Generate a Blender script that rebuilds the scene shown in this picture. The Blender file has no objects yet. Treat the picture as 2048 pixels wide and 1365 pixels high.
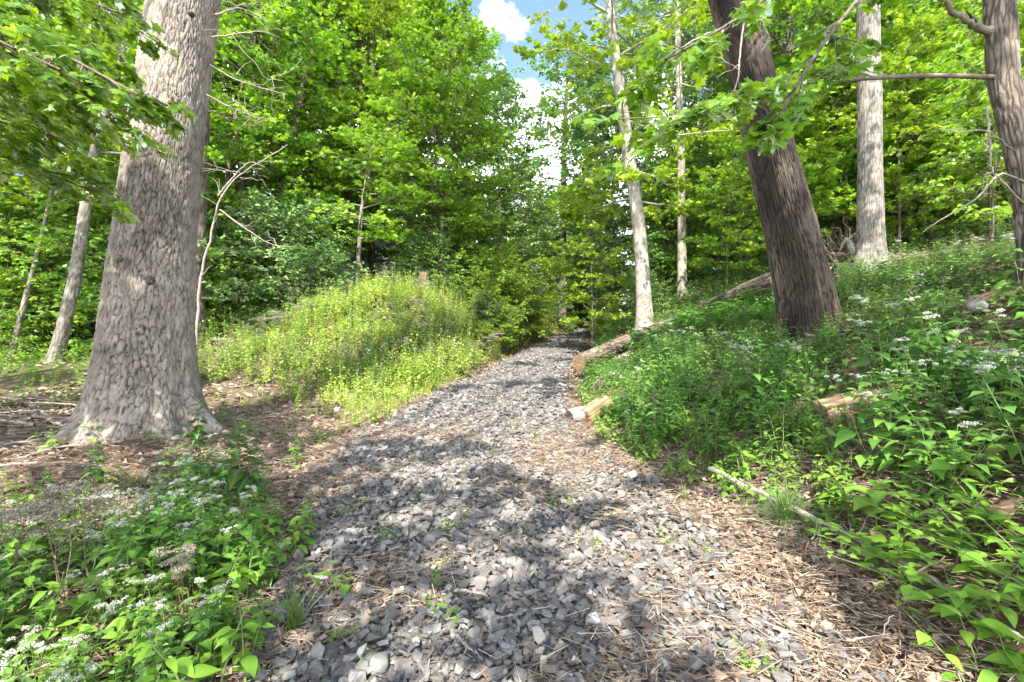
import bpy, math, random
import numpy as np
from mathutils import Vector, Matrix

SC = bpy.context.scene
COL = SC.collection
R = math.radians

# ------------------------------------------------------------------ camera, sky, sun, exposure
EYE, HOR, FPX = 1.40, 700.0, 939.0
cam_d = bpy.data.cameras.new('camera')
cam_d.sensor_width = 36.0
cam_d.lens = FPX / 2048 * 36.0
cam_d.shift_y = (HOR - 682.5) / 2048
cam_d.clip_start, cam_d.clip_end = 0.05, 3000.0
cam = bpy.data.objects.new('camera', cam_d)
cam.location = (0, 0, EYE)
cam.rotation_euler = (R(90), 0, 0)
COL.objects.link(cam)
SC.camera = cam

SUN_EL, SUN_AZ = 50.0, -8.0          # azimuth of the sun measured from straight behind the camera, minus = to its left
s_az = R(180 - SUN_AZ)
SUND = np.array([math.sin(s_az) * math.cos(R(SUN_EL)) * 1.0, math.cos(s_az) * math.cos(R(SUN_EL)), math.sin(R(SUN_EL))])
SUND[0] = math.tan(R(SUN_AZ)) * abs(SUND[1])
SUND /= np.linalg.norm(SUND)
sun_d = bpy.data.lights.new('sun', 'SUN')
sun_d.energy = 4.3
sun_d.angle = R(0.55)
sun_d.color = (1.0, 0.95, 0.86)
sun = bpy.data.objects.new('sun', sun_d)
sun.rotation_euler = Vector(SUND).to_track_quat('Z', 'Y').to_euler()
sun.location = (0, -20, 40)
COL.objects.link(sun)

W = bpy.data.worlds.new('World')
SC.world = W
W.use_nodes = True
wn, wl = W.node_tree.nodes, W.node_tree.links
wn.clear()
wo = wn.new('ShaderNodeOutputWorld')
bg = wn.new('ShaderNodeBackground')
sky = wn.new('ShaderNodeTexSky')
sky.sky_type = 'NISHITA'
sky.sun_disc = False
sky.sun_elevation = R(SUN_EL)
sky.sun_rotation = math.atan2(SUND[0], SUND[1])
sky.air_density, sky.dust_density, sky.ozone_density = 1.0, 0.5, 1.6
tc = wn.new('ShaderNodeTexCoord')
mp = wn.new('ShaderNodeMapping')
mp.inputs['Location'].default_value = (0.30, 0.10, 0.06)
mp.inputs['Scale'].default_value = (1.0, 1.0, 1.5)
nz = wn.new('ShaderNodeTexNoise')
nz.inputs['Scale'].default_value = 4.2
nz.inputs['Detail'].default_value = 9.0
nz.inputs['Roughness'].default_value = 0.55
rp = wn.new('ShaderNodeValToRGB')
rp.color_ramp.elements[0].position = 0.47
rp.color_ramp.elements[1].position = 0.60
mx = wn.new('ShaderNodeMixRGB')
mx.inputs['Color2'].default_value = (15.0, 15.4, 16.4, 1)
wl.new(tc.outputs['Generated'], mp.inputs['Vector'])
wl.new(mp.outputs['Vector'], nz.inputs['Vector'])
sx = wn.new('ShaderNodeSeparateXYZ')
wl.new(tc.outputs['Generated'], sx.inputs['Vector'])
mz = wn.new('ShaderNodeMapRange')
mz.inputs['From Min'].default_value, mz.inputs['From Max'].default_value = 0.60, 0.38
mz.inputs['To Min'].default_value, mz.inputs['To Max'].default_value = -0.13, 0.10
wl.new(sx.outputs['Z'], mz.inputs['Value'])
ad = wn.new('ShaderNodeMath'); ad.operation = 'ADD'
wl.new(nz.outputs['Fac'], ad.inputs[0]); wl.new(mz.outputs['Result'], ad.inputs[1])
wl.new(ad.outputs[0], rp.inputs['Fac'])
wl.new(rp.outputs['Color'], mx.inputs['Fac'])
wl.new(sky.outputs['Color'], mx.inputs['Color1'])
wl.new(mx.outputs['Color'], bg.inputs['Color'])
bg.inputs['Strength'].default_value = 0.135
wl.new(bg.outputs['Background'], wo.inputs['Surface'])

SC.view_settings.view_transform = 'Standard'
SC.view_settings.look = 'None'
SC.view_settings.exposure = 1.76
SC.view_settings.gamma = 1.0
cy = SC.cycles
cy.max_bounces, cy.diffuse_bounces, cy.glossy_bounces, cy.transmission_bounces, cy.transparent_max_bounces = 7, 4, 2, 5, 4
cy.caustics_reflective = cy.caustics_refractive = False
cy.use_denoising = True
cy.use_adaptive_sampling = True
cy.adaptive_threshold = 0.015
try:
    cy.denoising_prefilter = 'ACCURATE'
except Exception:
    pass

# ------------------------------------------------------------------ numeric helpers
def hsh(ix, iy, iz=0, seed=0):
    ix = np.asarray(ix).astype(np.int64)
    iy = np.asarray(iy).astype(np.int64)
    iz = np.asarray(iz).astype(np.int64)
    h = (ix * 374761393 + iy * 668265263 + iz * 2147483647 + seed * 1274126177) & 0xFFFFFFFF
    h = ((h ^ (h >> 13)) * 1274126177) & 0xFFFFFFFF
    h = ((h ^ (h >> 16)) * 2246822519) & 0xFFFFFFFF
    h = h ^ (h >> 15)
    return (h & 0xFFFFFF) / float(0xFFFFFF)

def vnoise(x, y, seed=0):
    x = np.asarray(x, float); y = np.asarray(y, float)
    i, j = np.floor(x), np.floor(y)
    u, v = x - i, y - j
    u = u * u * (3 - 2 * u); v = v * v * (3 - 2 * v)
    a, b = hsh(i, j, 0, seed), hsh(i + 1, j, 0, seed)
    c, d = hsh(i, j + 1, 0, seed), hsh(i + 1, j + 1, 0, seed)
    return (a * (1 - u) + b * u) * (1 - v) + (c * (1 - u) + d * u) * v

def fbm(x, y, oct=4, seed=0):
    s, a, t = 0, 1.0, 0
    for o in range(oct):
        s = s + a * vnoise(x * 2 ** o + 17.3 * o, y * 2 ** o - 9.1 * o, seed + o)
        t += a; a *= 0.5
    return s / t

def cells(u, v, ncu, seed):
    iu, iv = np.floor(u), np.floor(v)
    F1 = np.full(u.shape, 9.0); F2 = np.full(u.shape, 9.0)
    ID = np.zeros(u.shape)
    for di in (-1, 0, 1):
        for dj in (-1, 0, 1):
            ci, cj = iu + di, iv + dj
            cm = np.mod(ci, ncu)
            d = np.hypot(ci + 0.1 + 0.8 * hsh(cm, cj, 1, seed) - u, cj + 0.1 + 0.8 * hsh(cm, cj, 2, seed) - v)
            n = d < F1
            F2 = np.where(n, F1, np.minimum(F2, d))
            ID = np.where(n, hsh(cm, cj, 3, seed), ID)
            F1 = np.where(n, d, F1)
    return F1, F2, ID

def sst(a, b, x):
    t = np.clip((np.asarray(x, float) - a) / (b - a), 0, 1)
    return t * t * (3 - 2 * t)

def nrm(v):
    return v / np.maximum(np.linalg.norm(v, axis=-1, keepdims=True), 1e-9)

# ------------------------------------------------------------------ terrain
_py = np.array([-12, -4, 1.95, 3.5, 4.78, 5.84, 7.5, 10.5, 17.5, 24, 32.8, 42, 60, 200.])
_pc = np.array([0.9, 0.6, .2, -.18, -.45, -.45, -.23, .24, 1.55, 2.75, 4.4, 8.2, 20, 110.])
_pw = np.array([1.2, 1.2, 1.2, 1.4, 1.32, 1.2, 1.15, 1.05, .98, .92, .9, .9, .9, .9])
_ty = np.arange(-12, 200, 0.1)
_k = np.hanning(17); _k /= _k.sum()
def _smooth(a):
    return np.convolve(np.pad(a, 8, mode='edge'), _k, mode='valid')
_tc = _smooth(np.interp(_ty, _py, _pc)); _tw = _smooth(np.interp(_ty, _py, _pw))
def path_c(y): return np.interp(y, _ty, _tc)
def path_w(y): return np.interp(y, _ty, _tw)

def terrain(x, y, detail=True):
    x = np.asarray(x, float); y = np.asarray(y, float)
    z = np.where(y > 0, 0.08 * y, 0.05 * y)
    c, w = path_c(y), path_w(y)
    t = np.maximum(0, x - c - w - 0.15)
    k = 0.39 * (1 + 0.25 * sst(8, 16, y)) * (1 - .35 * sst(30, 60, y))
    z = z + k * t / (1 + (t / 9.0) ** 3) ** (1 / 3) * sst(0, 1.2, t + .15)
    u = np.maximum(0, c - w - 0.1 - x)
    z = z + 1.85 * sst(6.5, 12.5, y) * (1 - .5 * sst(26, 50, y)) * sst(0, 2.3, u) * (1 - .58 * sst(2.6, 5.6, u) * (1 - .6 * sst(17, 24, y))) * (1 - .75 * sst(6.5, 10.5, u) * (1 - sst(14, 22, y)))
    z = z + .22 * np.exp(-((x + 3.7) ** 2 + (y - 4.9) ** 2) / 1.9)
    off = sst(0.0, .8, np.abs(x - c) - w)
    if detail:
        z = z + (fbm(x * .7, y * .7, 3, 5) - .5) * (.10 + .22 * off)
        z = z + (fbm(x * 3.1, y * 3.1, 3, 9) - .5) * (.03 + .05 * off)
        z = z + (np.hypot(x, y) > 40) * (fbm(x * .05, y * .05, 3, 2) - .5) * 2.0 * sst(40, 90, np.hypot(x, y))
    return z

def ground_at(px, py):
    d = np.linspace(0.8, 60, 6000)
    x = (px - 1024) / FPX * d
    z = EYE + (HOR - py) / FPX * d
    g = terrain(x, d)
    i = np.argmax(g >= z)
    return float(x[i]), float(d[i]), float(g[i])

def at(px, py, d):
    return np.array([(px - 1024) / FPX * d, d, EYE + (HOR - py) / FPX * d])

# ------------------------------------------------------------------ materials
MATS = {}
def new_mat(name):
    m = bpy.data.materials.new(name); m.use_nodes = True
    m.node_tree.nodes.clear()
    MATS[name] = m
    return m, m.node_tree.nodes, m.node_tree.links

def ramp(n, stops):
    r = n.new('ShaderNodeValToRGB')
    e = r.color_ramp.elements
    while len(e) > 1: e.remove(e[-1])
    for i, (p, c) in enumerate(stops):
        if i == 0: e[0].position = p; el = e[0]
        else: el = e.new(p)
        el.color = (*c, 1)
    return r

def leaf_mat(name, stops, tint=(1.7, 1.45, .5), trans=.54, gloss=.05, rough=.38):
    m, n, l = new_mat(name)
    out = n.new('ShaderNodeOutputMaterial')
    at_ = n.new('ShaderNodeAttribute'); at_.attribute_name = 'rnd'
    oi = n.new('ShaderNodeObjectInfo')
    r = ramp(n, stops)
    l.new(at_.outputs['Fac'], r.inputs['Fac'])
    mr = n.new('ShaderNodeMapRange'); mr.inputs['To Min'].default_value = .82; mr.inputs['To Max'].default_value = 1.18
    l.new(oi.outputs['Random'], mr.inputs['Value'])
    hs = n.new('ShaderNodeHueSaturation')
    l.new(r.outputs['Color'], hs.inputs['Color'])
    l.new(mr.outputs['Result'], hs.inputs['Value'])
    ar = n.new('ShaderNodeAttribute'); ar.attribute_name = 'rib'
    pw = n.new('ShaderNodeMath'); pw.operation = 'POWER'; pw.inputs[1].default_value = 7.0
    l.new(ar.outputs['Fac'], pw.inputs[0])
    rb = n.new('ShaderNodeMixRGB'); rb.inputs['Color2'].default_value = (.22, .34, .10, 1)
    sc_ = n.new('ShaderNodeMath'); sc_.operation = 'MULTIPLY'; sc_.inputs[1].default_value = .55
    l.new(pw.outputs[0], sc_.inputs[0]); l.new(sc_.outputs[0], rb.inputs['Fac']); l.new(hs.outputs['Color'], rb.inputs['Color1'])
    mu = n.new('ShaderNodeMixRGB'); mu.blend_type = 'MULTIPLY'; mu.inputs['Fac'].default_value = 1
    mu.inputs['Color2'].default_value = (*tint, 1)
    l.new(hs.outputs['Color'], mu.inputs['Color1'])
    d = n.new('ShaderNodeBsdfDiffuse'); t = n.new('ShaderNodeBsdfTranslucent'); g = n.new('ShaderNodeBsdfGlossy')
    g.inputs['Roughness'].default_value = rough
    g.inputs['Color'].default_value = (.9, .95, .9, 1)
    l.new(rb.outputs['Color'], d.inputs['Color']); l.new(mu.outputs['Color'], t.inputs['Color'])
    a = n.new('ShaderNodeMixShader'); a.inputs['Fac'].default_value = trans
    l.new(d.outputs[0], a.inputs[1]); l.new(t.outputs[0], a.inputs[2])
    b = n.new('ShaderNodeMixShader')
    lw = n.new('ShaderNodeFresnel'); lw.inputs['IOR'].default_value = 1.35
    mg = n.new('ShaderNodeMath'); mg.operation = 'MULTIPLY'; mg.inputs[1].default_value = gloss * 14
    mg.use_clamp = True
    l.new(lw.outputs[0], mg.inputs[0]); l.new(mg.outputs[0], b.inputs['Fac'])
    l.new(a.outputs[0], b.inputs[1]); l.new(g.outputs[0], b.inputs[2])
    l.new(b.outputs[0], out.inputs['Surface'])
    return m

def solid_mat(name, stops, attr='rnd', rough=.9, nscale=18.0, namt=.35, bump=.3, bscale=60.0, obj=False, stretch=(1, 1, 1), big=0.0):
    """colour from a per-vertex attribute, mottled by noise, with a fine bump"""
    m, n, l = new_mat(name)
    out = n.new('ShaderNodeOutputMaterial'); p = n.new('ShaderNodeBsdfPrincipled')
    p.inputs['Roughness'].default_value = rough
    p.inputs['Specular IOR Level'].default_value = .25
    a = n.new('ShaderNodeAttribute'); a.attribute_name = attr
    r = ramp(n, stops)
    l.new(a.outputs['Fac'], r.inputs['Fac'])
    t = n.new('ShaderNodeTexCoord'); mpn = n.new('ShaderNodeMapping'); mpn.inputs['Scale'].default_value = stretch
    l.new(t.outputs['Object'], mpn.inputs['Vector'])
    nn = n.new('ShaderNodeTexNoise'); nn.inputs['Scale'].default_value = nscale; nn.inputs['Detail'].default_value = 6
    l.new(mpn.outputs[0], nn.inputs['Vector'])
    mr = n.new('ShaderNodeMapRange'); mr.inputs['From Min'].default_value = .3; mr.inputs['From Max'].default_value = .7
    mr.inputs['To Min'].default_value = 1 - namt; mr.inputs['To Max'].default_value = 1 + namt
    l.new(nn.outputs['Fac'], mr.inputs['Value'])
    if big:
        n3 = n.new('ShaderNodeTexNoise'); n3.inputs['Scale'].default_value = 1.6; n3.inputs['Detail'].default_value = 4
        l.new(t.outputs['Object'], n3.inputs['Vector'])
        r3 = ramp(n, [(.32, (1 - big, 1 - big * .95, 1 - big * 1.1)), (.5, (1, 1, 1)), (.68, (1 + big * .8, 1 + big * .85, 1 + big * .6))])
        l.new(n3.outputs['Fac'], r3.inputs['Fac'])
        m3 = n.new('ShaderNodeMixRGB'); m3.blend_type = 'MULTIPLY'; m3.inputs['Fac'].default_value = 1
        l.new(r.outputs['Color'], m3.inputs['Color1']); l.new(r3.outputs['Color'], m3.inputs['Color2'])
        r = m3
    hs = n.new('ShaderNodeHueSaturation')
    l.new(r.outputs['Color'], hs.inputs['Color']); l.new(mr.outputs[0], hs.inputs['Value'])
    l.new(hs.outputs['Color'], p.inputs['Base Color'])
    n2 = n.new('ShaderNodeTexNoise'); n2.inputs['Scale'].default_value = bscale; n2.inputs['Detail'].default_value = 5
    l.new(mpn.outputs[0], n2.inputs['Vector'])
    b = n.new('ShaderNodeBump'); b.inputs['Strength'].default_value = bump; b.inputs['Distance'].default_value = .02
    l.new(n2.outputs['Fac'], b.inputs['Height']); l.new(b.outputs[0], p.inputs['Normal'])
    l.new(p.outputs[0], out.inputs['Surface'])
    return m

leaf_mat('maple_green', [(0, (0.14, 0.295, 0.016)), (.5, (0.22, 0.42, 0.023)), (1, (0.34, 0.54, 0.034))])
leaf_mat('maple_yellow', [(0, (.20, .36, .014)), (.6, (.30, .47, .02)), (1, (.42, .55, .03))], tint=(1.5, 1.3, .4))
leaf_mat('maple_deep', [(0, (0.122, 0.263, 0.022)), (.6, (0.183, 0.367, 0.034)), (1, (0.284, 0.490, 0.049))], tint=(1.5, 1.4, .6))
leaf_mat('bough_green', [(0, (.10, .22, .014)), (.5, (.155, .31, .02)), (1, (.24, .42, .028))])
leaf_mat('bough_dark', [(0, (.035, .09, .018)), (.5, (.055, .13, .026)), (1, (.085, .18, .03))], trans=.3)
leaf_mat('oak_dark', [(0, (0.079, 0.168, 0.031)), (.6, (0.122, 0.252, 0.049)), (1, (0.193, 0.353, 0.070))], tint=(1.3, 1.35, .7), trans=.3)
leaf_mat('shrub_grey', [(0, (0.117, 0.224, 0.054)), (.6, (0.179, 0.317, 0.084)), (1, (0.276, 0.422, 0.120))], tint=(1.3, 1.3, .6), trans=.32, gloss=.07)
leaf_mat('herb_green', [(0, (0.070, 0.175, 0.027)), (.5, (0.110, 0.252, 0.037)), (1, (0.173, 0.349, 0.050))], trans=.36, gloss=.05)
leaf_mat('herb_bright', [(0, (0.103, 0.224, 0.023)), (.5, (0.166, 0.323, 0.034)), (1, (0.248, 0.422, 0.046))], trans=.4, gloss=.05)
leaf_mat('herb_lime', [(0, (.17, .30, .04)), (.35, (.26, .41, .06)), (.7, (.38, .49, .10)), (.86, (.50, .55, .17)), (1, (.56, .50, .28))], trans=.40, gloss=.03)
leaf_mat('fern_green', [(0, (0.060, 0.168, 0.024)), (1, (0.120, 0.288, 0.042))], trans=.38, gloss=.03)
leaf_mat('grass_green', [(0, (0.091, 0.182, 0.039)), (.7, (0.182, 0.286, 0.065)), (1, (0.442, 0.377, 0.169))], trans=.25, gloss=.05)
leaf_mat('grass_lime', [(0, (.22, .33, .05)), (.5, (.36, .44, .09)), (.85, (.48, .48, .16)), (1, (.56, .46, .24))], trans=.35, gloss=.03)
leaf_mat('grass_dry', [(0, (.20, .22, .07)), (.6, (.32, .28, .11)), (1, (.45, .36, .18))], trans=.25, gloss=.04)
leaf_mat('petal_white', [(0, (.44, .45, .36)), (1, (.66, .66, .60))], tint=(1, 1, .9), trans=.25, gloss=.02)
leaf_mat('seed_grey', [(0, (.26, .22, .165)), (1, (.42, .375, .30))], tint=(1, .95, .8), trans=.2, gloss=.01)
leaf_mat('petal_yellow', [(0, (.75, .55, .03)), (1, (.8, .62, .05))], tint=(1, .9, .5), trans=.25)
solid_mat('stem_green', [(0, (.10, .17, .04)), (1, (.16, .2, .07))], bump=.1)
solid_mat('stem_brown', [(0, (.13, .085, .055)), (1, (.22, .16, .11))], bump=.2)
solid_mat('twig_pale', [(0, (.20, .165, .13)), (1, (.34, .295, .245))], bump=.2, nscale=25)
solid_mat('bark_pine', [(0, (.03, .024, .02)), (.22, (.10, .082, .07)), (.45, (.18, .148, .122)), (.75, (.255, .218, .186)), (1, (.34, .305, .265))], attr='h', namt=.25, nscale=9, bump=.5, bscale=90, big=.3)
solid_mat('bark_dark', [(0, (.012, .009, .007)), (.35, (.06, .044, .034)), (.75, (.13, .098, .075)), (1, (.20, .16, .13))], attr='h', namt=.4, nscale=4, bump=.5, bscale=70, stretch=(1, 1, .3), big=.3)
solid_mat('bark_grey', [(0, (.08, .066, .054)), (.35, (.17, .15, .125)), (1, (.29, .265, .23))], attr='h', namt=.35, nscale=7, bump=.45, bscale=80, big=.3)
solid_mat('bark_pale', [(0, (.15, .125, .10)), (.35, (.30, .265, .215)), (1, (.43, .39, .33))], attr='h', namt=.22, nscale=5, bump=.3, bscale=70, big=.3)
solid_mat('bark_brown', [(0, (.045, .035, .028)), (.4, (.12, .095, .075)), (1, (.22, .185, .15))], attr='h', namt=.35, nscale=6, bump=.4, bscale=60, big=.3)
solid_mat('stone_grey', [(0, (.078, .069, .062)), (.45, (.145, .133, .122)), (.8, (.225, .212, .197)), (.97, (.33, .325, .31)), (1, (.40, .34, .27))], rough=.75, namt=.25, nscale=14, bump=.5, bscale=45)
solid_mat('litter_brown', [(0, (.085, .056, .040)), (.35, (.21, .15, .108)), (.7, (.36, .275, .20)), (1, (.54, .45, .35))], rough=.85, namt=.2, bump=.2)
solid_mat('boulder_grey', [(0, (.15, .15, .135)), (1, (.29, .285, .26))], rough=.85, namt=.3, nscale=6, bump=.5, bscale=40, big=.3)
solid_mat('wood_fresh', [(0, (.12, .07, .038)), (.45, (.235, .15, .085)), (1, (.35, .265, .175))], namt=.3, nscale=9, bump=.3, bscale=50, stretch=(1, 1, 1))
solid_mat('wood_weathered', [(0, (.03, .022, .017)), (.4, (.11, .083, .06)), (1, (.25, .20, .15))], attr='h', namt=.35, nscale=8, bump=.5, bscale=40, big=.3)
solid_mat('wood_white', [(0, (.22, .205, .175)), (1, (.44, .42, .37))], attr='h', namt=.2, nscale=10, bump=.3)
solid_mat('stump_wood', [(0, (.08, .05, .03)), (.5, (.19, .125, .065)), (1, (.32, .24, .13))], namt=.3, nscale=9, bump=.3, bscale=50)
solid_mat('house_wall', [(0, (.55, .58, .63)), (1, (.55, .58, .63))], namt=.05, bump=.05)
solid_mat('house_roof', [(0, (.22, .21, .21)), (1, (.22, .21, .21))], namt=.2, bump=.2)
solid_mat('house_trim', [(0, (.78, .78, .76)), (1, (.78, .78, .76))], namt=.05, bump=.05)
solid_mat('window_glass', [(0, (.05, .07, .10)), (1, (.05, .07, .10))], rough=.08, namt=.05, bump=0)

def ground_material():
    m, n, l = new_mat('forest_floor')
    out = n.new('ShaderNodeOutputMaterial'); p = n.new('ShaderNodeBsdfPrincipled')
    p.inputs['Roughness'].default_value = .95; p.inputs['Specular IOR Level'].default_value = .1
    t = n.new('ShaderNodeTexCoord')
    n1 = n.new('ShaderNodeTexNoise'); n1.inputs['Scale'].default_value = 1.7; n1.inputs['Detail'].default_value = 10; n1.inputs['Roughness'].default_value = .7
    n2 = n.new('ShaderNodeTexNoise'); n2.inputs['Scale'].default_value = 28; n2.inputs['Detail'].default_value = 8; n2.inputs['Roughness'].default_value = .75
    for q in (n1, n2): l.new(t.outputs['Object'], q.inputs['Vector'])
    r1 = ramp(n, [(.25, (.065, .046, .034)), (.5, (.155, .11, .08)), (.75, (.28, .205, .15))])
    l.new(n2.outputs['Fac'], r1.inputs['Fac'])
    r2 = ramp(n, [(.3, (.55, .5, .45)), (.7, (1.25, 1.2, 1.15))])
    l.new(n1.outputs['Fac'], r2.inputs['Fac'])
    mu = n.new('ShaderNodeMixRGB'); mu.blend_type = 'MULTIPLY'; mu.inputs['Fac'].default_value = 1
    l.new(r1.outputs[0], mu.inputs['Color1']); l.new(r2.outputs[0], mu.inputs['Color2'])
    ag = n.new('ShaderNodeAttribute'); ag.attribute_name = 'green'
    mg = n.new('ShaderNodeMixRGB')
    mg.inputs['Color2'].default_value = (.07, .11, .03, 1)
    l.new(ag.outputs['Fac'], mg.inputs['Fac']); l.new(mu.outputs[0], mg.inputs['Color1'])
    l.new(mg.outputs[0], p.inputs['Base Color'])
    b = n.new('ShaderNodeBump'); b.inputs['Strength'].default_value = .8; b.inputs['Distance'].default_value = .04
    l.new(n2.outputs['Fac'], b.inputs['Height']); l.new(b.outputs[0], p.inputs['Normal'])
    l.new(p.outputs[0], out.inputs['Surface'])
ground_material()
solid_mat('path_grit', [(0, (.075, .07, .068)), (.5, (.14, .13, .125)), (1, (.2, .17, .14))], rough=.95, namt=.5, nscale=40, bump=.8, bscale=50)

# ------------------------------------------------------------------ mesh building
class Geo:
    def __init__(s):
        s.v, s.f, s.n = [], {3: [], 4: []}, 0
        s.mi = {3: [], 4: []}
        s.a = {}
    def add(s, V, F, mat=0, **attrs):
        V = np.asarray(V, np.float32).reshape(-1, 3); F = np.asarray(F, np.int64)
        if len(V) == 0 or len(F) == 0: return s
        k = F.shape[1]
        s.v.append(V); s.f[k].append(F + s.n); s.mi[k].append(np.full(len(F), mat, np.int32))
        for key in set(list(attrs) + list(s.a)):
            if key not in s.a: s.a[key] = [np.zeros(s.n, np.float32)]
            val = attrs.get(key, 0.5)
            s.a[key].append(np.broadcast_to(np.asarray(val, np.float32), (len(V),)).copy())
        s.n += len(V)
        return s
    def mesh(s, name, mats, smooth=True):
        me = bpy.data.meshes.new(name)
        V = np.concatenate(s.v) if s.v else np.zeros((0, 3), np.float32)
        f3 = np.concatenate(s.f[3]) if s.f[3] else np.zeros((0, 3), np.int64)
        f4 = np.concatenate(s.f[4]) if s.f[4] else np.zeros((0, 4), np.int64)
        mi = np.concatenate([np.zeros(0, np.int32)] + s.mi[3] + s.mi[4])
        me.vertices.add(len(V)); me.vertices.foreach_set('co', V.ravel())
        nl = f3.size + f4.size
        me.loops.add(nl); me.loops.foreach_set('vertex_index', np.concatenate([f3.ravel(), f4.ravel()]).astype(np.int32))
        st = np.concatenate([np.arange(len(f3)) * 3, f3.size + np.arange(len(f4)) * 4]).astype(np.int32)
        me.polygons.add(len(st)); me.polygons.foreach_set('loop_start', st)
        me.polygons.foreach_set('material_index', mi)
        me.polygons.foreach_set('use_smooth', np.full(len(st), smooth, bool))
        for m in mats: me.materials.append(MATS[m])
        for key, vals in s.a.items():
            at_ = me.attributes.new(key, 'FLOAT', 'POINT')
            at_.data.foreach_set('value', np.concatenate(vals))
        me.update(calc_edges=True)
        return me
    def obj(s, name, mats, parent=None, smooth=True):
        if isinstance(mats, str): mats = [mats]
        o = bpy.data.objects.new(name, s.mesh(name, mats, smooth))
        COL.objects.link(o)
        if parent is not None: o.parent = parent
        return o

def tag(o, label=None, cat=None, group=None, kind=None):
    if label: o['label'] = label
    if cat: o['category'] = cat
    if group: o['group'] = group
    if kind: o['kind'] = kind
    return o

def thing(name, label, cat, loc=(0, 0, 0), rz=0.0, group=None, scale=1.0):
    o = bpy.data.objects.new(name, None)
    o.empty_display_size = .1
    COL.objects.link(o)
    o.location = loc; o.rotation_euler = (0, 0, rz); o.scale = (scale,) * 3
    return tag(o, label, cat, group)

def dup(o, parent=None):
    c = o.copy(); COL.objects.link(c)
    if parent is not None: c.parent = parent
    for ch in KIDS(o): dup(ch, c)
    return c
def KIDS(o): return [x for x in o.children]

def place(proto, first, loc, rz=0.0, s=1.0, label=None, group=None, mats=None, sz=None, tilt=(0, 0)):
    """stand a copy of a thing (or, the first time, the thing itself) at loc"""
    o = proto if first else dup(proto)
    o.location = loc; o.rotation_euler = (tilt[0], tilt[1], rz)
    o.scale = (s, s, s if sz is None else sz)
    if label: o['label'] = label
    if group: o['group'] = group
    if mats:
        for ch in o.children:
            kind = ch.name.split('.')[0]
            if kind in mats:
                ch.material_slots[0].link = 'OBJECT'
                ch.material_slots[0].material = MATS[mats[kind]]
    return o

# tubes
def tube(P, rad, sides=8, cap=True):
    P = np.asarray(P, float); rad = np.broadcast_to(np.asarray(rad, float), (len(P),))
    T = np.gradient(P, axis=0); T = nrm(T)
    ref = np.array([0, 0, 1.0]) if abs(T[0, 2]) < .9 else np.array([1.0, 0, 0])
    N = np.zeros_like(P)
    n0 = np.cross(T[0], ref); N[0] = n0 / np.linalg.norm(n0)
    for i in range(1, len(P)):
        v = N[i - 1] - T[i] * np.dot(N[i - 1], T[i]); N[i] = v / max(np.linalg.norm(v), 1e-9)
    B = np.cross(T, N)
    th = np.linspace(0, 2 * np.pi, sides, endpoint=False)
    V = P[:, None] + rad[:, None, None] * (np.cos(th)[None, :, None] * N[:, None] + np.sin(th)[None, :, None] * B[:, None])
    V = V.reshape(-1, 3)
    i = np.arange(len(P) - 1)[:, None] * sides; j = np.arange(sides)[None]
    a = i + j; b = i + (j + 1) % sides
    F = np.stack([a, b, b + sides, a + sides], -1).reshape(-1, 4)
    return V, F

def cones(A, B, ra, rb, sides=3, bow=0.0):
    """many straight tapered twigs at once"""
    A = np.asarray(A, float); B = np.asarray(B, float); n = len(A)
    T = nrm(B - A)
    ref = np.where(np.abs(T[:, 2:3]) < .9, np.array([[0, 0, 1.0]]), np.array([[1.0, 0, 0]]))
    N = nrm(np.cross(T, ref)); M = np.cross(T, N)
    th = np.linspace(0, 2 * np.pi, sides, endpoint=False)
    ring = np.cos(th)[None, :, None] * N[:, None] + np.sin(th)[None, :, None] * M[:, None]
    ra = np.broadcast_to(ra, (n,)); rb = np.broadcast_to(rb, (n,))
    V = np.stack([A[:, None] + ra[:, None, None] * ring, B[:, None] + rb[:, None, None] * ring], 1)
    i = np.arange(n)[:, None] * 2 * sides; j = np.arange(sides)[None]
    F = np.stack([i + j, i + (j + 1) % sides, i + sides + (j + 1) % sides, i + sides + j], -1).reshape(-1, 4)
    return V.reshape(-1, 3), F

# leaf shapes: x across, y along the midrib, z up
def fan(outline, centre):
    V = np.array([centre] + outline, float); n = len(outline)
    F = np.array([[0, 1 + i, 1 + (i + 1) % n] for i in range(n)])
    return V, F
def _maple():
    half = [(.07, .02), (.24, -.10), (.50, .06), (.33, .16), (.40, .27), (.60, .55), (.37, .52), (.33, .60), (.16, .60), (.20, .80)]
    o = [(0, 0)] + half + [(0, 1.0)] + [(-x, y) for x, y in half[::-1]]
    o = [(x, y, -.35 * (x * x) - .12 * max(0, y - .4)) for x, y in o]
    return fan(o, (0, .28, .03))
def _strip(rows, fold=.12, droop=.25):
    """rows of (y, half width): a leaf folded at its midrib"""
    V, F = [], []
    for y, w in rows:
        z = -droop * y * y
        V += [(-w, y, z + fold * w * 2), (0, y, z), (w, y, z + fold * w * 2)]
    for i in range(len(rows) - 1):
        a = i * 3
        F += [(a, a + 1, a + 4, a + 3), (a + 1, a + 2, a + 5, a + 4)]
    return np.array(V, float), np.array(F)
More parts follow.
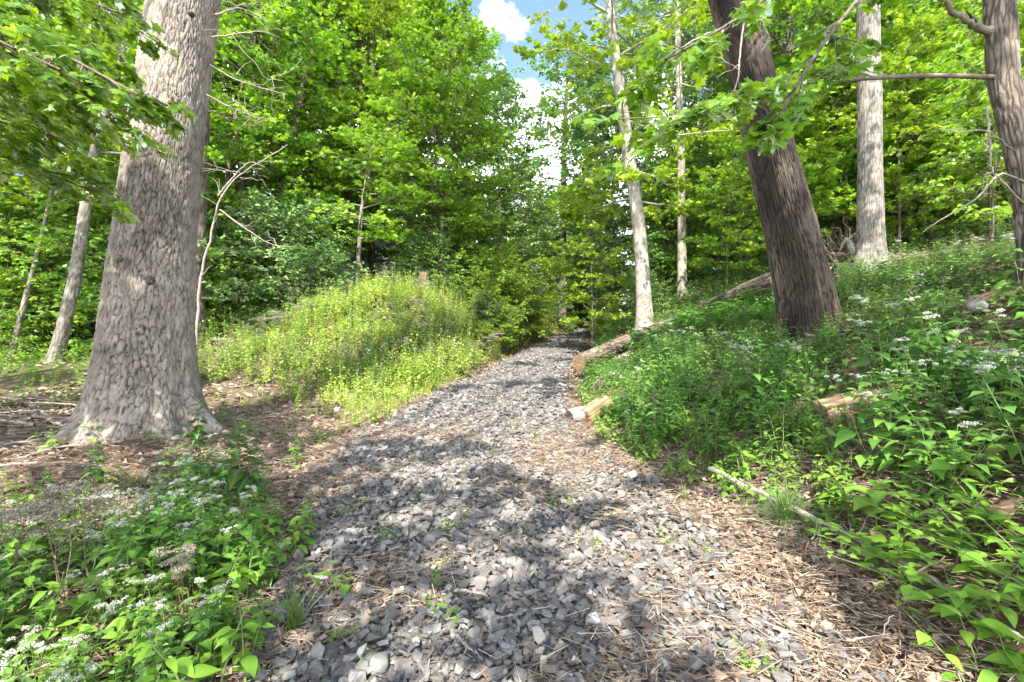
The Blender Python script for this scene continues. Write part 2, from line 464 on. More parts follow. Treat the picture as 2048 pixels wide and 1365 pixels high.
SHAPES = {
    'quad': (np.array([(0, 0, 0), (-.33, .45, .07), (0, 1, -.06), (.33, .45, .07)], float), np.array([(0, 2, 1), (0, 3, 2)])),
    'lobed': fan([(0, 0, 0), (.34, -.02, -.05), (.30, .25, 0), (.52, .5, -.06), (.22, .58, 0), (0, 1, -.06), (-.22, .58, 0), (-.52, .5, -.06), (-.30, .25, 0), (-.34, -.02, -.05)], (0, .3, .03)),
    'maple': _maple(),
    'heart': _strip([(-.03, .05), (0, .16), (.07, .265), (.1, .255), (.19, .335), (.215, .315), (.31, .355), (.335, .33), (.43, .32), (.455, .288), (.55, .25), (.575, .22), (.68, .165), (.82, .085), (1, .004)], fold=.13, droop=.32),
    'ovate': _strip([(0, .01), (.12, .2), (.3, .28), (.5, .25), (.75, .13), (1, .004)]),
    'lance': _strip([(0, .01), (.15, .085), (.4, .125), (.7, .085), (1, .003)], droop=.35),
    'small': _strip([(0, .02), (.35, .30), (.7, .2), (1, .01)], droop=.15),
}
def leaves(shape, P, D, N, S, rs, rnd=None, geo=None, mat=0, curl=None):
    TV, TF = SHAPES[shape]
    n = len(P)
    if n == 0: return
    S = np.broadcast_to(np.asarray(S, float), (n,))
    Y = nrm(D); X = nrm(np.cross(Y, N)); Z = np.cross(X, Y)
    t = TV[None] * S[:, None, None]
    if curl is not None:
        t = t.copy(); t[:, :, 2] *= curl[:, None]
    V = P[:, None] + t[..., 0:1] * X[:, None] + t[..., 1:2] * Y[:, None] + t[..., 2:3] * Z[:, None]
    k = len(TV)
    F = (TF[None] + (np.arange(n) * k)[:, None, None]).reshape(-1, TF.shape[1])
    rnd = rs.random(n) if rnd is None else rnd
    rib = np.zeros(k)
    if TF.shape[1] == 4: rib[1::3] = 1.0
    geo.add(V.reshape(-1, 3), F, mat, rnd=np.repeat(rnd, k), rib=np.tile(rib, n))

def rot_h(d, ang):
    c, s = np.cos(ang), np.sin(ang)
    return np.stack([d[:, 0] * c - d[:, 1] * s, d[:, 0] * s + d[:, 1] * c, d[:, 2]], -1)

# ------------------------------------------------------------------ trunks with modelled bark
BARK = {  # cell width, cell height, depth, warp, mode
    'plate': (.038, .105, .022, .9),
    'furrow': (.022, .55, .017, .6),
    'smooth': (.060, .12, .004, .4),
    'ridge': (.045, .30, .010, .6),
}
def trunk_geo(pts, rad, nu, nv, style, seed, flare=0.0, lobes=0, flare_h=.5, root_az=None, stain=None):
    """pts, rad: control points from the ground up. Rings are horizontal."""
    pts = np.asarray(pts, float); rad = np.asarray(rad, float)
    s = np.concatenate([[0], np.cumsum(np.linalg.norm(np.diff(pts, axis=0), axis=1))])
    q = np.linspace(0, 1, nv) ** 1.15 * s[-1]
    # smooth interpolation
    k = max(3, nv // (2 * len(pts)) | 1)
    ker = np.hanning(k + 2); ker /= ker.sum(); h = (k + 2) // 2
    def sm(a):
        v = np.interp(q, s, a)
        lin = 2 * v[0] - v[1:h + 1][::-1]; lo = 2 * v[-1] - v[-h - 1:-1][::-1]
        return np.convolve(np.concatenate([lin, v, lo]), ker, mode='valid')[:nv]
    C = np.stack([sm(pts[:, i]) for i in range(3)], -1); r = sm(rad)
    th = np.linspace(0, 2 * np.pi, nu, endpoint=False)
    TH, Q = np.meshgrid(th, q)
    rr = np.repeat(r[:, None], nu, 1)
    cw, ch, dep, wp = BARK[style]
    rm = float(np.mean(rad))
    ncu = max(5, int(2 * np.pi * rm / cw))
    u = TH / (2 * np.pi) * ncu; v = Q / ch
    cx, sx = np.cos(TH), np.sin(TH)
    w1 = fbm(cx * rm * 9 + 50, Q * 3.0 + sx * rm * 9, 3, seed + 3) - .5
    w2 = fbm(cx * rm * 20 + 10, Q * 8.0 + sx * rm * 20, 3, seed + 4) - .5
    F1, F2, ID = cells(np.mod(u + wp * 2.2 * w1 + wp * .8 * w2, ncu), v + wp * 2.0 * w2, ncu, seed)
    fine = fbm(cx * rm * 70, Q * 30 + sx * rm * 70, 4, seed + 8)
    if style == 'plate':
        w3 = fbm(cx * rm * 48 + 3, Q * 30 + sx * rm * 48, 2, seed + 6) - .5
        u = u + .55 * w3; v = v + .5 * w3
        F1, F2, ID = cells(np.mod(u + wp * 2.2 * w1 + wp * .8 * w2, ncu), v + wp * 2.0 * w2, ncu, seed)
        G1, G2, ID2 = cells(np.mod(u * 2 + 1.1 * w1 + 1.6 * w2, 2 * ncu), v * 2.1 + 1.2 * w2 + .8 * np.sin(TH * 3), 2 * ncu, seed + 40)
        H1, H2, _i = cells(np.mod(u * .42 + 1.5 * w1 + .5 * w2, max(4, int(ncu * .42))), v * .16 + .8 * w1, max(4, int(ncu * .42)), seed + 60)
        drop = np.mod(v + wp * 2.0 * w2, 1.0)
        hh = .66 * sst(0.01, .10 + .17 * sst(.3, .7, fbm(cx * 2 + 9, Q * 1.6 + sx * 2, 3, seed + 50)), F2 - F1) * (.74 + .26 * ID) * (.35 + .65 * sst(.0, .10, H2 - H1)) + .24 * sst(0, .15, G2 - G1) * (.4 + .6 * ID2) + .10 * (1 - drop)
        hgt = np.clip(hh + .5 * (fine - .5), 0, 1)
    else:
        hh = sst(0.0, .42, F2 - F1) * (.72 + .28 * ID)
        hgt = np.clip(.82 * hh + .45 * (fine - .4), 0, 1)
    lump = fbm(cx * 1.3 + 5, Q * .9 + sx * 1.3, 3, seed + 20) - .5
    amp = 1 + .13 * lump
    if flare > 0:
        z0 = np.maximum(0, Q - (.45 if pts[0][2] < -.3 else 0))
        fl = np.exp(-z0 / flare_h)
        lob = 0.5 + .5 * np.cos(lobes * TH + 1.7 * np.sin(TH) + seed) if lobes else 1.0
        amp = amp + flare * fl * (.45 + .75 * lob)
        amp = amp + .06 * np.exp(-z0 / (flare_h * 2.4)) * (lob - .5 if lobes else 0)
        if root_az is not None:
            for az, ln, wd in root_az:
                dth = np.angle(np.exp(1j * (TH - az)))
                amp = amp + ln * np.exp(-(dth / wd) ** 2) * np.exp(-z0 / (flare_h * .62))
    if stain is not None:
        dth = np.abs(np.angle(np.exp(1j * (TH - stain[0] - .25 * (fbm(Q * .8, Q * 0 + 2, 3, seed + 30) - .5) * 4))))
        wet = sst(stain[1], stain[1] * .35, dth + .35 * (fbm(TH * 6, Q * .7, 3, seed + 31) - .5))
        tone = hgt * (1 - .72 * wet)
    else:
        tone = hgt
    off = (hgt - .6) * dep * np.clip(rr / rm, .4, 1.3)
    V = np.stack([C[:, 0:1] + (rr * amp + off) * cx, C[:, 1:2] + (rr * amp + off) * sx, np.repeat(C[:, 2:3], nu, 1) + 0 * TH], -1).reshape(-1, 3)
    i = np.arange(nv - 1)[:, None] * nu; j = np.arange(nu)[None]
    F = np.stack([i + j, i + (j + 1) % nu, i + nu + (j + 1) % nu, i + nu + j], -1).reshape(-1, 4)
    g = Geo()
    g.add(V, F, 0, h=tone.ravel(), rnd=.5)
    return g, C, r

def spray(rs, geo, A, Dr, L, n, leaf, shape, tilt=.5, droop=.25, spread=.9, size_var=.25, tip=True):
    """leaves along many twigs at once: A start, Dr direction, L length, n leaves on each"""
    m = len(A)
    t = (np.arange(n)[None] + rs.random((m, n))) / n
    t = .12 + .9 * t
    P = A[:, None] + Dr[:, None] * (L[:, None] * t)[..., None]
    P[..., 2] -= droop * .5 * (L[:, None] * t) ** 2
    side = np.where(np.arange(n) % 2 == 0, 1.0, -1.0)[None] * (spread * (1.25 - .75 * t)) + rs.normal(0, .35, (m, n))
    D = rot_h(np.repeat(Dr, n, 0), side.ravel())
    D[:, 2] = D[:, 2] * .4 - droop + rs.normal(0, .22, m * n)
    N = np.stack([rs.normal(0, tilt, m * n), rs.normal(0, tilt, m * n), np.ones(m * n)], -1)
    S = leaf * (1 + rs.normal(0, size_var, m * n)).clip(.45, 1.6)
    P = P.reshape(-1, 3) + rs.normal(0, leaf * .25, (m * n, 3))
    tone = np.clip(np.repeat(rs.random(m) * .7, n) + rs.random(m * n) * .5 - .1, 0, 1)
    leaves(shape, P, D, N, S, rs, tone, geo)

def grow(seed, H, r0, base, Rc, n_limb=36, n_sec=9, n_ter=5, n_leaf=10, leaf=.13, shape='quad', lean=(0, 0), bark='smooth', fm=.55, top=.25,
         elev=(5, 60), wob=.25, nu=24, nv=90, twigs=True, sky_gap=0.0, tilt=.5, droop=.22, flare=.5, ter_len=.75, lmin=.5, spine=None, lobes=4, root_az=None, flare_h=None, stain=None):
    """a broadleaf tree: trunk with limbs and boughs, and a crown of leafy twigs"""
    rs = np.random.default_rng(seed)
    tilt = tilt + .5
    nk = 9
    f = np.linspace(0, 1, nk)
    pts = np.stack([lean[0] * f ** 1.2 * H + np.cumsum(rs.normal(0, wob, nk)) * f * .5, lean[1] * f * H + np.cumsum(rs.normal(0, wob, nk)) * f * .5, f * H], -1)
    rad = r0 * (1 - .93 * f ** .85)
    if spine is not None:
        pts, rad = np.array([p[:3] for p in spine], float), np.array([p[3] for p in spine], float)
        H = pts[-1, 2]
    tg, C, r = trunk_geo(pts, rad, nu, nv, bark, seed, flare=flare, lobes=lobes, flare_h=flare_h or max(.2, r0 * 1.1), root_az=root_az, stain=stain)
    cg = Geo()
    zc = C[:, 2]
    A2, D2, L2 = [], [], []
    for i in range(n_limb):
        ff = base + (1 - base) * ((i + rs.random()) / n_limb) ** .9 * .985
        z = ff * H
        p0 = np.array([np.interp(z, zc, C[:, 0]), np.interp(z, zc, C[:, 1]), z])
        rt = np.interp(z, zc, r)
        g_ = (ff - fm) / ((1 - fm) if ff > fm else (fm - base + 1e-6))
        prof = math.sqrt(max(0, 1 - (1 - top * .5) * g_ * g_)) if ff > fm else math.sqrt(max(.05, 1 - .55 * g_ * g_))
        L = max(lmin, Rc * prof * rs.uniform(.62, 1.12))
        az = i * 2.39996 + rs.normal(0, .4)
        e = R(np.interp(ff, [base, 1], elev) + rs.normal(0, 8))
        d = np.array([math.cos(az) * math.cos(e), math.sin(az) * math.cos(e), math.sin(e)])
        tt = np.linspace(0, 1, 6)
        P = p0 + d * (L * tt)[:, None] + np.cumsum(rs.normal(0, .05 * L, (6, 3)), 0) * tt[:, None] * .7
        P[:, 2] -= .10 * L * tt ** 2.2 * math.cos(e)
        rl = min(rt * .5, .012 * L + .008) * (1 - .85 * tt) + .004
        V, F = tube(P, rl, 5)
        tg.add(V, F, 0, h=rs.uniform(.3, .8), rnd=.5)
        t2 = .22 + .80 * (np.arange(n_sec) + rs.random(n_sec)) / n_sec
        t2 = np.minimum(t2, 1.0)
        pp = np.stack([np.interp(t2, tt, P[:, c]) for c in range(3)], -1)
        ang = np.where(np.arange(n_sec) % 2 == 0, 1, -1) * rs.uniform(.45, 1.25, n_sec)
        dd = rot_h(np.repeat(d[None], n_sec, 0), ang)
        dd[:, 2] = dd[:, 2] * .55 + rs.normal(.02, .18, n_sec)
        dd = nrm(dd)
        ll = L * (.46 * (1.18 - t2 * .7)) * rs.uniform(.6, 1.25, n_sec) + .12
        A2.append(pp); D2.append(dd); L2.append(ll)
    A2, D2, L2 = np.concatenate(A2), np.concatenate(D2), np.concatenate(L2)
    V, F = cones(A2, A2 + D2 * L2[:, None], .006 + .004 * L2, .003, 3)
    tg.add(V, F, 0, h=.4, rnd=.5)
    # tertiary twigs carry the leaves
    m = len(A2)
    t3 = .15 + .85 * (np.arange(n_ter)[None] + rs.random((m, n_ter))) / n_ter
    A3 = (A2[:, None] + D2[:, None] * (L2[:, None] * t3)[..., None]).reshape(-1, 3)
    ang = np.where(np.arange(n_ter) % 2 == 0, 1, -1)[None] * rs.uniform(.3, 1.2, (m, n_ter))
    D3 = rot_h(np.repeat(D2, n_ter, 0), ang.ravel())
    D3[:, 2] = D3[:, 2] * .5 + rs.normal(0, .2, len(D3)); D3 = nrm(D3)
    L3 = ter_len * (.35 + .65 * rs.random(len(A3))) * np.clip(np.repeat(L2, n_ter), .25, 1.0)
    L3 = np.maximum(L3, .16)
    if sky_gap > 0:
        keep = rs.random(len(A3)) > sky_gap
        A3, D3, L3 = A3[keep], D3[keep], L3[keep]
    if twigs:
        V, F = cones(A3, A3 + D3 * L3[:, None], .004, .002, 3)
        tg.add(V, F, 0, h=.4, rnd=.5)
    spray(rs, cg, A3, D3, L3, n_leaf, leaf, shape, tilt=tilt, droop=droop)
    return tg, cg

def tree(name, label, cat, tg, cg, bark, leafm, loc=(0, 0, 0), group=None):
    t = thing(name, label, cat, loc, group=group)
    tg.obj('trunk', bark, t)
    if cg is not None: cg.obj('crown', leafm, t, smooth=False)
    return t

# ================================================================== THE GROUND
def axis(lo, hi, fine, n):
    """sample positions, fine near 0 and coarse far away"""
    a = math.asinh(hi / fine); b = math.asinh(-lo / fine)
    return np.sinh(np.linspace(-b, a, n)) * fine

gx, gy = axis(-420, 420, 6.0, 420), np.concatenate([np.linspace(-40, -.5, 60), axis(0, 700, 5.0, 430)])
GX, GY = np.meshgrid(gx, gy)
GZ = terrain(GX, GY)
off_ = np.abs(GX - path_c(GY)) - path_w(GY)
GZ = GZ - .03 * (off_ < .0)
green = sst(6, 14, np.hypot(GX, GY)) * (.35 + .65 * fbm(GX * .35, GY * .35, 3, 77)) * sst(-.1, .8, off_)
green = np.maximum(green, .75 * sst(7, 12, GY) * sst(0.1, .9, path_c(GY) - path_w(GY) - GX) * sst(-9, -5, GX))
g = Geo()
nx, ny = len(gx), len(gy)
i = np.arange(ny - 1)[:, None] * nx; j = np.arange(nx - 1)[None]
g.add(np.stack([GX, GY, GZ], -1).reshape(-1, 3), np.stack([i + j, i + j + 1, i + nx + j + 1, i + nx + j], -1).reshape(-1, 4), 0, green=green.ravel())
tag(g.obj('ground', 'forest_floor'), kind='structure')

# the path: a sheet of grit on the ground, and loose crushed stone on top of it
py_ = np.concatenate([np.arange(-6, 14, .12), np.arange(14, 75, .4)])
pu = np.linspace(-1.04, 1.04, 34)
PU, PY = np.meshgrid(pu, py_)
wob_ = 1 + .10 * (fbm(PY * .8 + 40 * np.sign(PU), PU * 0 + 3, 3, 31) - .5)
PX = path_c(PY) + PU * path_w(PY) * wob_
PZ = terrain(PX, PY) + .012 * (1 - np.abs(PU / 1.04) ** 6) - .016 * np.abs(PU / 1.04) ** 6
g = Geo(); nx, ny = len(pu), len(py_)
i = np.arange(ny - 1)[:, None] * nx; j = np.arange(nx - 1)[None]
g.add(np.stack([PX, PY, PZ], -1).reshape(-1, 3), np.stack([i + j, i + j + 1, i + nx + j + 1, i + nx + j], -1).reshape(-1, 4), 0,
      rnd=np.clip(fbm(PX * 2, PY * 2, 3, 8), 0, 1).ravel())
tag(g.obj('path', 'path_grit'), kind='structure')

def hull_stone(rs):
    import bmesh
    bm = bmesh.new()
    q = rs.normal(0, 1, (11, 3)); q = q / np.linalg.norm(q, axis=1, keepdims=True)
    q = np.sign(q) * np.abs(q) ** .7 * rs.uniform(.75, 1.05, (11, 1))
    q *= np.array([1.0, rs.uniform(.55, .85), rs.uniform(.28, .5)])
    for p in q: bm.verts.new(p)
    r = bmesh.ops.convex_hull(bm, input=bm.verts)
    bmesh.ops.delete(bm, geom=[v for v in bm.verts if not v.link_faces], context='VERTS')
    bmesh.ops.triangulate(bm, faces=bm.faces)
    bmesh.ops.recalc_face_normals(bm, faces=bm.faces)
    bm.verts.index_update()
    V = np.array([v.co[:] for v in bm.verts]); F = np.array([[v.index for v in f.verts] for f in bm.faces])
    bm.free()
    return V, F

def euler_mats(rx, ry, rz):
    cx, sx, cy_, sy, cz, sz = np.cos(rx), np.sin(rx), np.cos(ry), np.sin(ry), np.cos(rz), np.sin(rz)
    M = np.zeros((len(rx), 3, 3))
    M[:, 0, 0] = cz * cy_; M[:, 0, 1] = cz * sy * sx - sz * cx; M[:, 0, 2] = cz * sy * cx + sz * sx
    M[:, 1, 0] = sz * cy_; M[:, 1, 1] = sz * sy * sx + cz * cx; M[:, 1, 2] = sz * sy * cx - cz * sx
    M[:, 2, 0] = -sy; M[:, 2, 1] = cy_ * sx; M[:, 2, 2] = cy_ * cx
    return M

def bare(x, y):
    """1 where fallen leaves lie over the stone"""
    b = fbm(x * 1.3 + 3, y * 1.3, 3, 61)
    e = (x - path_c(y)) / path_w(y)
    right = sst(.05, .62, e + .25 * (b - .5)) * sst(8.5, 4.5, y)
    return np.clip(sst(.52, .63, b) * .6 + right * (.35 + .75 * sst(.38, .58, fbm(x * 2.1, y * 2.1, 3, 62))), 0, 1)

rs = np.random.default_rng(11)
stones = [hull_stone(rs) for _ in range(16)]
g = Geo()
def strew(n, y0, y1, size, sd, lift):
    y = y0 + (y1 - y0) * rs.random(n); u = rs.uniform(-1.02, 1.02, n)
    x = path_c(y) + u * path_w(y) * (1 + .12 * (fbm(y * .8, u * 0 + 2, 3, 31) - .5))
    keep = rs.random(n) < (1 - .62 * bare(x, y)) * np.clip((1.02 - np.abs(u) + .25 * (fbm(y * 1.7, np.sign(u) * 9, 3, 44) - .5)) / .2, 0, 1)
    x, y = x[keep], y[keep]; n = len(x)
    s = size * np.clip(rs.lognormal(0, sd, n), .4, 2.0)
    z = terrain(x, y) + lift * rs.random(n) + s * .12
    M = euler_mats(rs.normal(0, .38, n), rs.normal(0, .38, n), rs.uniform(0, 6.28, n))
    ty = rs.integers(0, len(stones), n)
    tone = np.clip(rs.beta(2.2, 2.2, n) * .96, 0, 1); tone = np.where(rs.random(n) < .012, 1.0, tone)
    for k, (V, F) in enumerate(stones):
        m = ty == k
        if not m.any(): continue
        VV = np.einsum('nij,kj->nki', M[m], V) * s[m][:, None, None] + np.stack([x[m], y[m], z[m]], -1)[:, None]
        FF = (F[None] + (np.arange(m.sum()) * len(V))[:, None, None]).reshape(-1, 3)
        g.add(VV.reshape(-1, 3), FF, 0, rnd=np.repeat(tone[m], len(V)))
strew(13500, 1.2, 5.0, .028, .38, .040)
strew(16000, 1.2, 5.0, .013, .35, .03)
strew(16000, 5.0, 11.0, .031, .35, .04)
strew(14000, 11.0, 24.0, .042, .3, .04)
strew(6500, 24.0, 46.0, .06, .3, .05)
tag(g.obj('gravel', 'stone_grey', smooth=False), kind='stuff', label='loose crushed grey stone covering the path', )

ux = lambda a, b: (lambda n: rs.uniform(a, b, n))
# fallen leaves, pine needles and bits of bark
g = Geo()
def litter(n, fx, fy, dens, smin, smax, up=0.0):
    x, y = fx(n), fy(n)
    keep = rs.random(n) < dens(x, y)
    x, y = x[keep], y[keep]; n = len(x)
    P = np.stack([x, y, terrain(x, y) + .006 + (.018 + up) * rs.random(n)], -1)
    az = rs.uniform(0, 6.28, n)
    D = np.stack([np.cos(az), np.sin(az), rs.normal(0, .25, n)], -1)
    N = np.stack([rs.normal(0, .5, n), rs.normal(0, .5, n), np.ones(n)], -1)
    S = rs.uniform(smin, smax, n)
    tone = np.clip(rs.beta(1.6, 2.2, n), 0, 1)
    k = rs.random(n) < .25
    leaves('lobed', P[k], D[k], N[k], S[k] * 1.25, rs, tone[k], g, curl=rs.uniform(.6, 4, k.sum()))
    k = ~k
    leaves('quad', P[k], D[k], N[k], S[k], rs, tone[k], g, curl=rs.uniform(.5, 4, k.sum()))
def needles(n, fx, fy, dens, up=0.0):
    x, y = fx(n), fy(n)
    keep = rs.random(n) < dens(x, y)
    x, y = x[keep], y[keep]; n = len(x)
    A = np.stack([x, y, terrain(x, y) + .012 + (.03 + up) * rs.random(n)], -1)
    az = rs.uniform(0, 6.28, n)
    L = rs.uniform(.04, .13, n)
    B = A + np.stack([np.cos(az) * L, np.sin(az) * L, rs.normal(0, .018, n)], -1)
    V, F = cones(A, B, .0016, .0010, 3)
    g.add(V, F, 0, rnd=np.repeat(np.clip(rs.normal(.5, .25, n), 0, 1), 6))
def soil(x, y):
    o = np.abs(x - path_c(y)) - path_w(y)
    return np.where(o > -.1, .9, np.maximum(.05, 1.1 * bare(x, y))) * (.45 + .55 * sst(.3, .6, fbm(x * .9, y * .9, 3, 88)))
litter(9000, ux(-1.5, 1.9), ux(1.2, 5.5), lambda x, y: bare(x, y), .02, .06, .035)
needles(16000, ux(-1.5, 1.9), ux(1.2, 6), lambda x, y: np.maximum(.12, bare(x, y)), .04)
litter(46000, ux(-4.5, 4), ux(1.2, 5.5), soil, .012, .048, .02)
litter(26000, ux(-8, 9), ux(5.5, 12), soil, .035, .10)
litter(9000, ux(-16, -4.5), ux(0, 8), soil, .04, .1)
litter(14000, ux(-16, 16), ux(9, 24), soil, .06, .14)
needles(60000, ux(-4.2, 3.6), ux(1.2, 5.5), soil, .015)
needles(34000, ux(-6, 3), ux(5.5, 9.5), soil)
tag(g.obj('leaf_litter', 'litter_brown', smooth=False), kind='stuff', label='brown fallen leaves, pine needles and bark bits on the ground')

# ================================================================== TREES IN VIEW
def spine(px_pts, d, extra=(), dz=0.0, d2=None):
    """(pixel x, pixel y, pixel width) at distance d -> trunk axis; then metres above for the part over the frame"""
    out = []
    for k, (px, py, w) in enumerate(px_pts):
        p = at(px, py, d)
        out.append([p[0], p[1], p[2], w / 2 / FPX * d * math.cos(math.atan(abs(px - 1024) / FPX))])
    out += [list(e) for e in extra]
    return out
def local(sp):
    """move a spine so that its foot is the origin; returns origin and local spine with the foot sunk a little"""
    o = sp[0][:3]
    gz = float(terrain(o[0], o[1])) - .04
    L = [[p[0] - o[0], p[1] - o[1], p[2] - gz, p[3]] for p in sp]
    L[0][2] = 0.0
    f = L[0]
    L.insert(0, [f[0], f[1], -.45, f[3] * 1.05])
    return (o[0], o[1], gz), L

def spine_tree(name, label, cat, sp, bark_style, bark_mat, leaf_mat_, seed, crown=None, nu=64, nv=200, flare=.35, lobes=4, flare_h=None, root_az=None, group=None):
    o, L = local(sp)
    if crown is None:
        pts = [p[:3] for p in L]; rad = [p[3] for p in L]
        tg, C, r = trunk_geo(pts, rad, nu, nv, bark_style, seed, flare=flare, lobes=lobes, flare_h=flare_h or .4, root_az=root_az)
        cg = None
    else:
        tg, cg = grow(seed, L[-1][2], L[0][3], spine=L, nu=nu, nv=nv, bark=bark_style, flare=flare, lobes=lobes, flare_h=flare_h, root_az=root_az, **crown)
    t = tree(name, label, cat, tg, cg, bark_mat, leaf_mat_, o, group)
    t['foot'] = 1
    del t['foot']
    return t

high = dict(base=.68, Rc=4.0, n_limb=26, n_sec=7, n_ter=4, n_leaf=9, leaf=.16, shape='quad', elev=(10, 50))
# the great pine at the left
sp = spine([(292, 905, 250), (291, 800, 222), (297, 600, 186), (314, 450, 172), (330, 300, 160), (368, 0, 140)], 4.8,
           [(-2.85, 4.9, 8.5, .30), (-2.2, 5.0, 14, .2), (-1.7, 5.1, 22, .05)])
pine = spine_tree('pine_tree', 'huge grey pine trunk with scaly bark and spreading roots at the left', 'tree', sp, 'plate', 'bark_pine', 'oak_dark', 3,
                  crown=dict(high, base=.72, n_limb=20), nu=420, nv=1000, flare=.05, lobes=5, flare_h=.42,
                  root_az=[(0.0, .75, .17), (-.62, .35, .16), (-1.25, .25, .2), (-2.35, .42, .19), (-1.8, .25, .2), (2.7, .3, .3), (.9, .4, .3)])
# dark furrowed trunk at the right
sp = spine([(1624, 712, 140), (1618, 650, 132), (1610, 600, 124), (1578, 450, 112), (1540, 300, 100), (1490, 100, 88), (1458, 0, 82)], 6.0,
           [(2.2, 6.2, 8.5, .22), (1.7, 6.4, 12, .14), (1.5, 6.6, 17, .03)])
spine_tree('leaning_tree', 'thick dark trunk with long bark furrows leaning left on the right bank', 'tree', sp, 'furrow', 'bark_dark', 'maple_green', 7,
           crown=dict(high, base=.86, n_limb=5, Rc=2.0, stain=(3.75, .75)), nu=260, nv=700, flare=.16, lobes=5, flare_h=.3)
# upright grey trunk on the ridge
sp = spine([(1742, 560, 74), (1741, 500, 60), (1740, 300, 51), (1737, 0, 48)], 10.0, [(7.5, 10, 14, .2), (7.4, 10.2, 22, .04)])
spine_tree('oak_tree', 'straight grey trunk flecked with lichen on the top of the right bank', 'tree', sp, 'ridge', 'bark_grey', 'maple_deep', 9,
           crown=dict(high, base=.74, n_limb=10, Rc=3.0), nu=110, nv=420, flare=.3, lobes=5, flare_h=.35)
# trunk at the right edge of the picture
sp = spine([(2078, 640, 88), (2072, 500, 82), (2060, 380, 76), (2036, 280, 72), (2006, 160, 70), (1998, 0, 68)], 5.0,
           [(5.15, 5.0, 7, .15), (5.0, 5.0, 10, .09), (4.9, 5, 14, .02)])
edge_tree = spine_tree('maple_tree', 'curved brown trunk with a long bare side branch at the right edge', 'tree', sp, 'ridge', 'bark_brown', 'maple_green', 12,
                       crown=dict(high, base=.66, Rc=2.6, n_limb=12), nu=120, nv=420, flare=.2)
# pale slender tree beside the path
sp = spine([(1290, 645, 36), (1286, 560, 29), (1278, 450, 27), (1256, 300, 25), (1240, 180, 22), (1222, 50, 18)], 14.0,
           [(2.9, 14, 14.5, .10), (2.8, 14, 19, .03)])
spine_tree('tulip_tree', 'tall pale bare trunk with a yellow green crown beside the path', 'tree', sp, 'smooth', 'bark_pale', 'maple_yellow', 21,
           crown=dict(base=.20, Rc=3.0, n_limb=44, n_sec=8, n_ter=4, n_leaf=9, leaf=.15, shape='lobed', elev=(-8, 45), fm=.5, sky_gap=.3), nu=40, nv=220, flare=.25)
sp = spine([(1364, 595, 22), (1364, 500, 18), (1362, 300, 15), (1353, 0, 10)], 20.0, [(7.0, 20, 20, .08), (6.9, 20, 25, .02)])
spine_tree('tulip_tree', 'second pale bare trunk standing farther back behind the fallen log', 'tree', sp, 'smooth', 'bark_pale', 'maple_green', 22,
           crown=dict(base=.42, Rc=3.4, n_limb=30, n_sec=7, n_ter=4, n_leaf=9, leaf=.16, shape='quad', elev=(0, 45)), nu=30, nv=180, flare=.2)
sp = spine([(1124, 612, 18), (1126, 500, 13), (1128, 300, 11), (1130, 250, 9)], 36.0, [(4.3, 36, 24, .05)])
spine_tree('oak_tree', 'dark straight trunk far up the path at the bend', 'tree', sp, 'ridge', 'bark_brown', 'oak_dark', 23,
           crown=dict(base=.28, Rc=4.0, n_limb=40, n_sec=8, n_ter=4, n_leaf=8, leaf=.26, elev=(-5, 45)), nu=24, nv=120)
sp = spine([(1196, 645, 15), (1196, 500, 12), (1194, 380, 10)], 33.0, [(5.9, 33, 17, .1), (5.8, 33, 21, .02)])
spine_tree('oak_tree', 'thin brown trunk standing at the far end of the path', 'tree', sp, 'ridge', 'bark_brown', 'oak_dark', 24,
           crown=dict(base=.45, Rc=3.2, n_limb=34, n_sec=7, n_ter=4, n_leaf=8, leaf=.24, elev=(0, 45)), nu=20, nv=120)
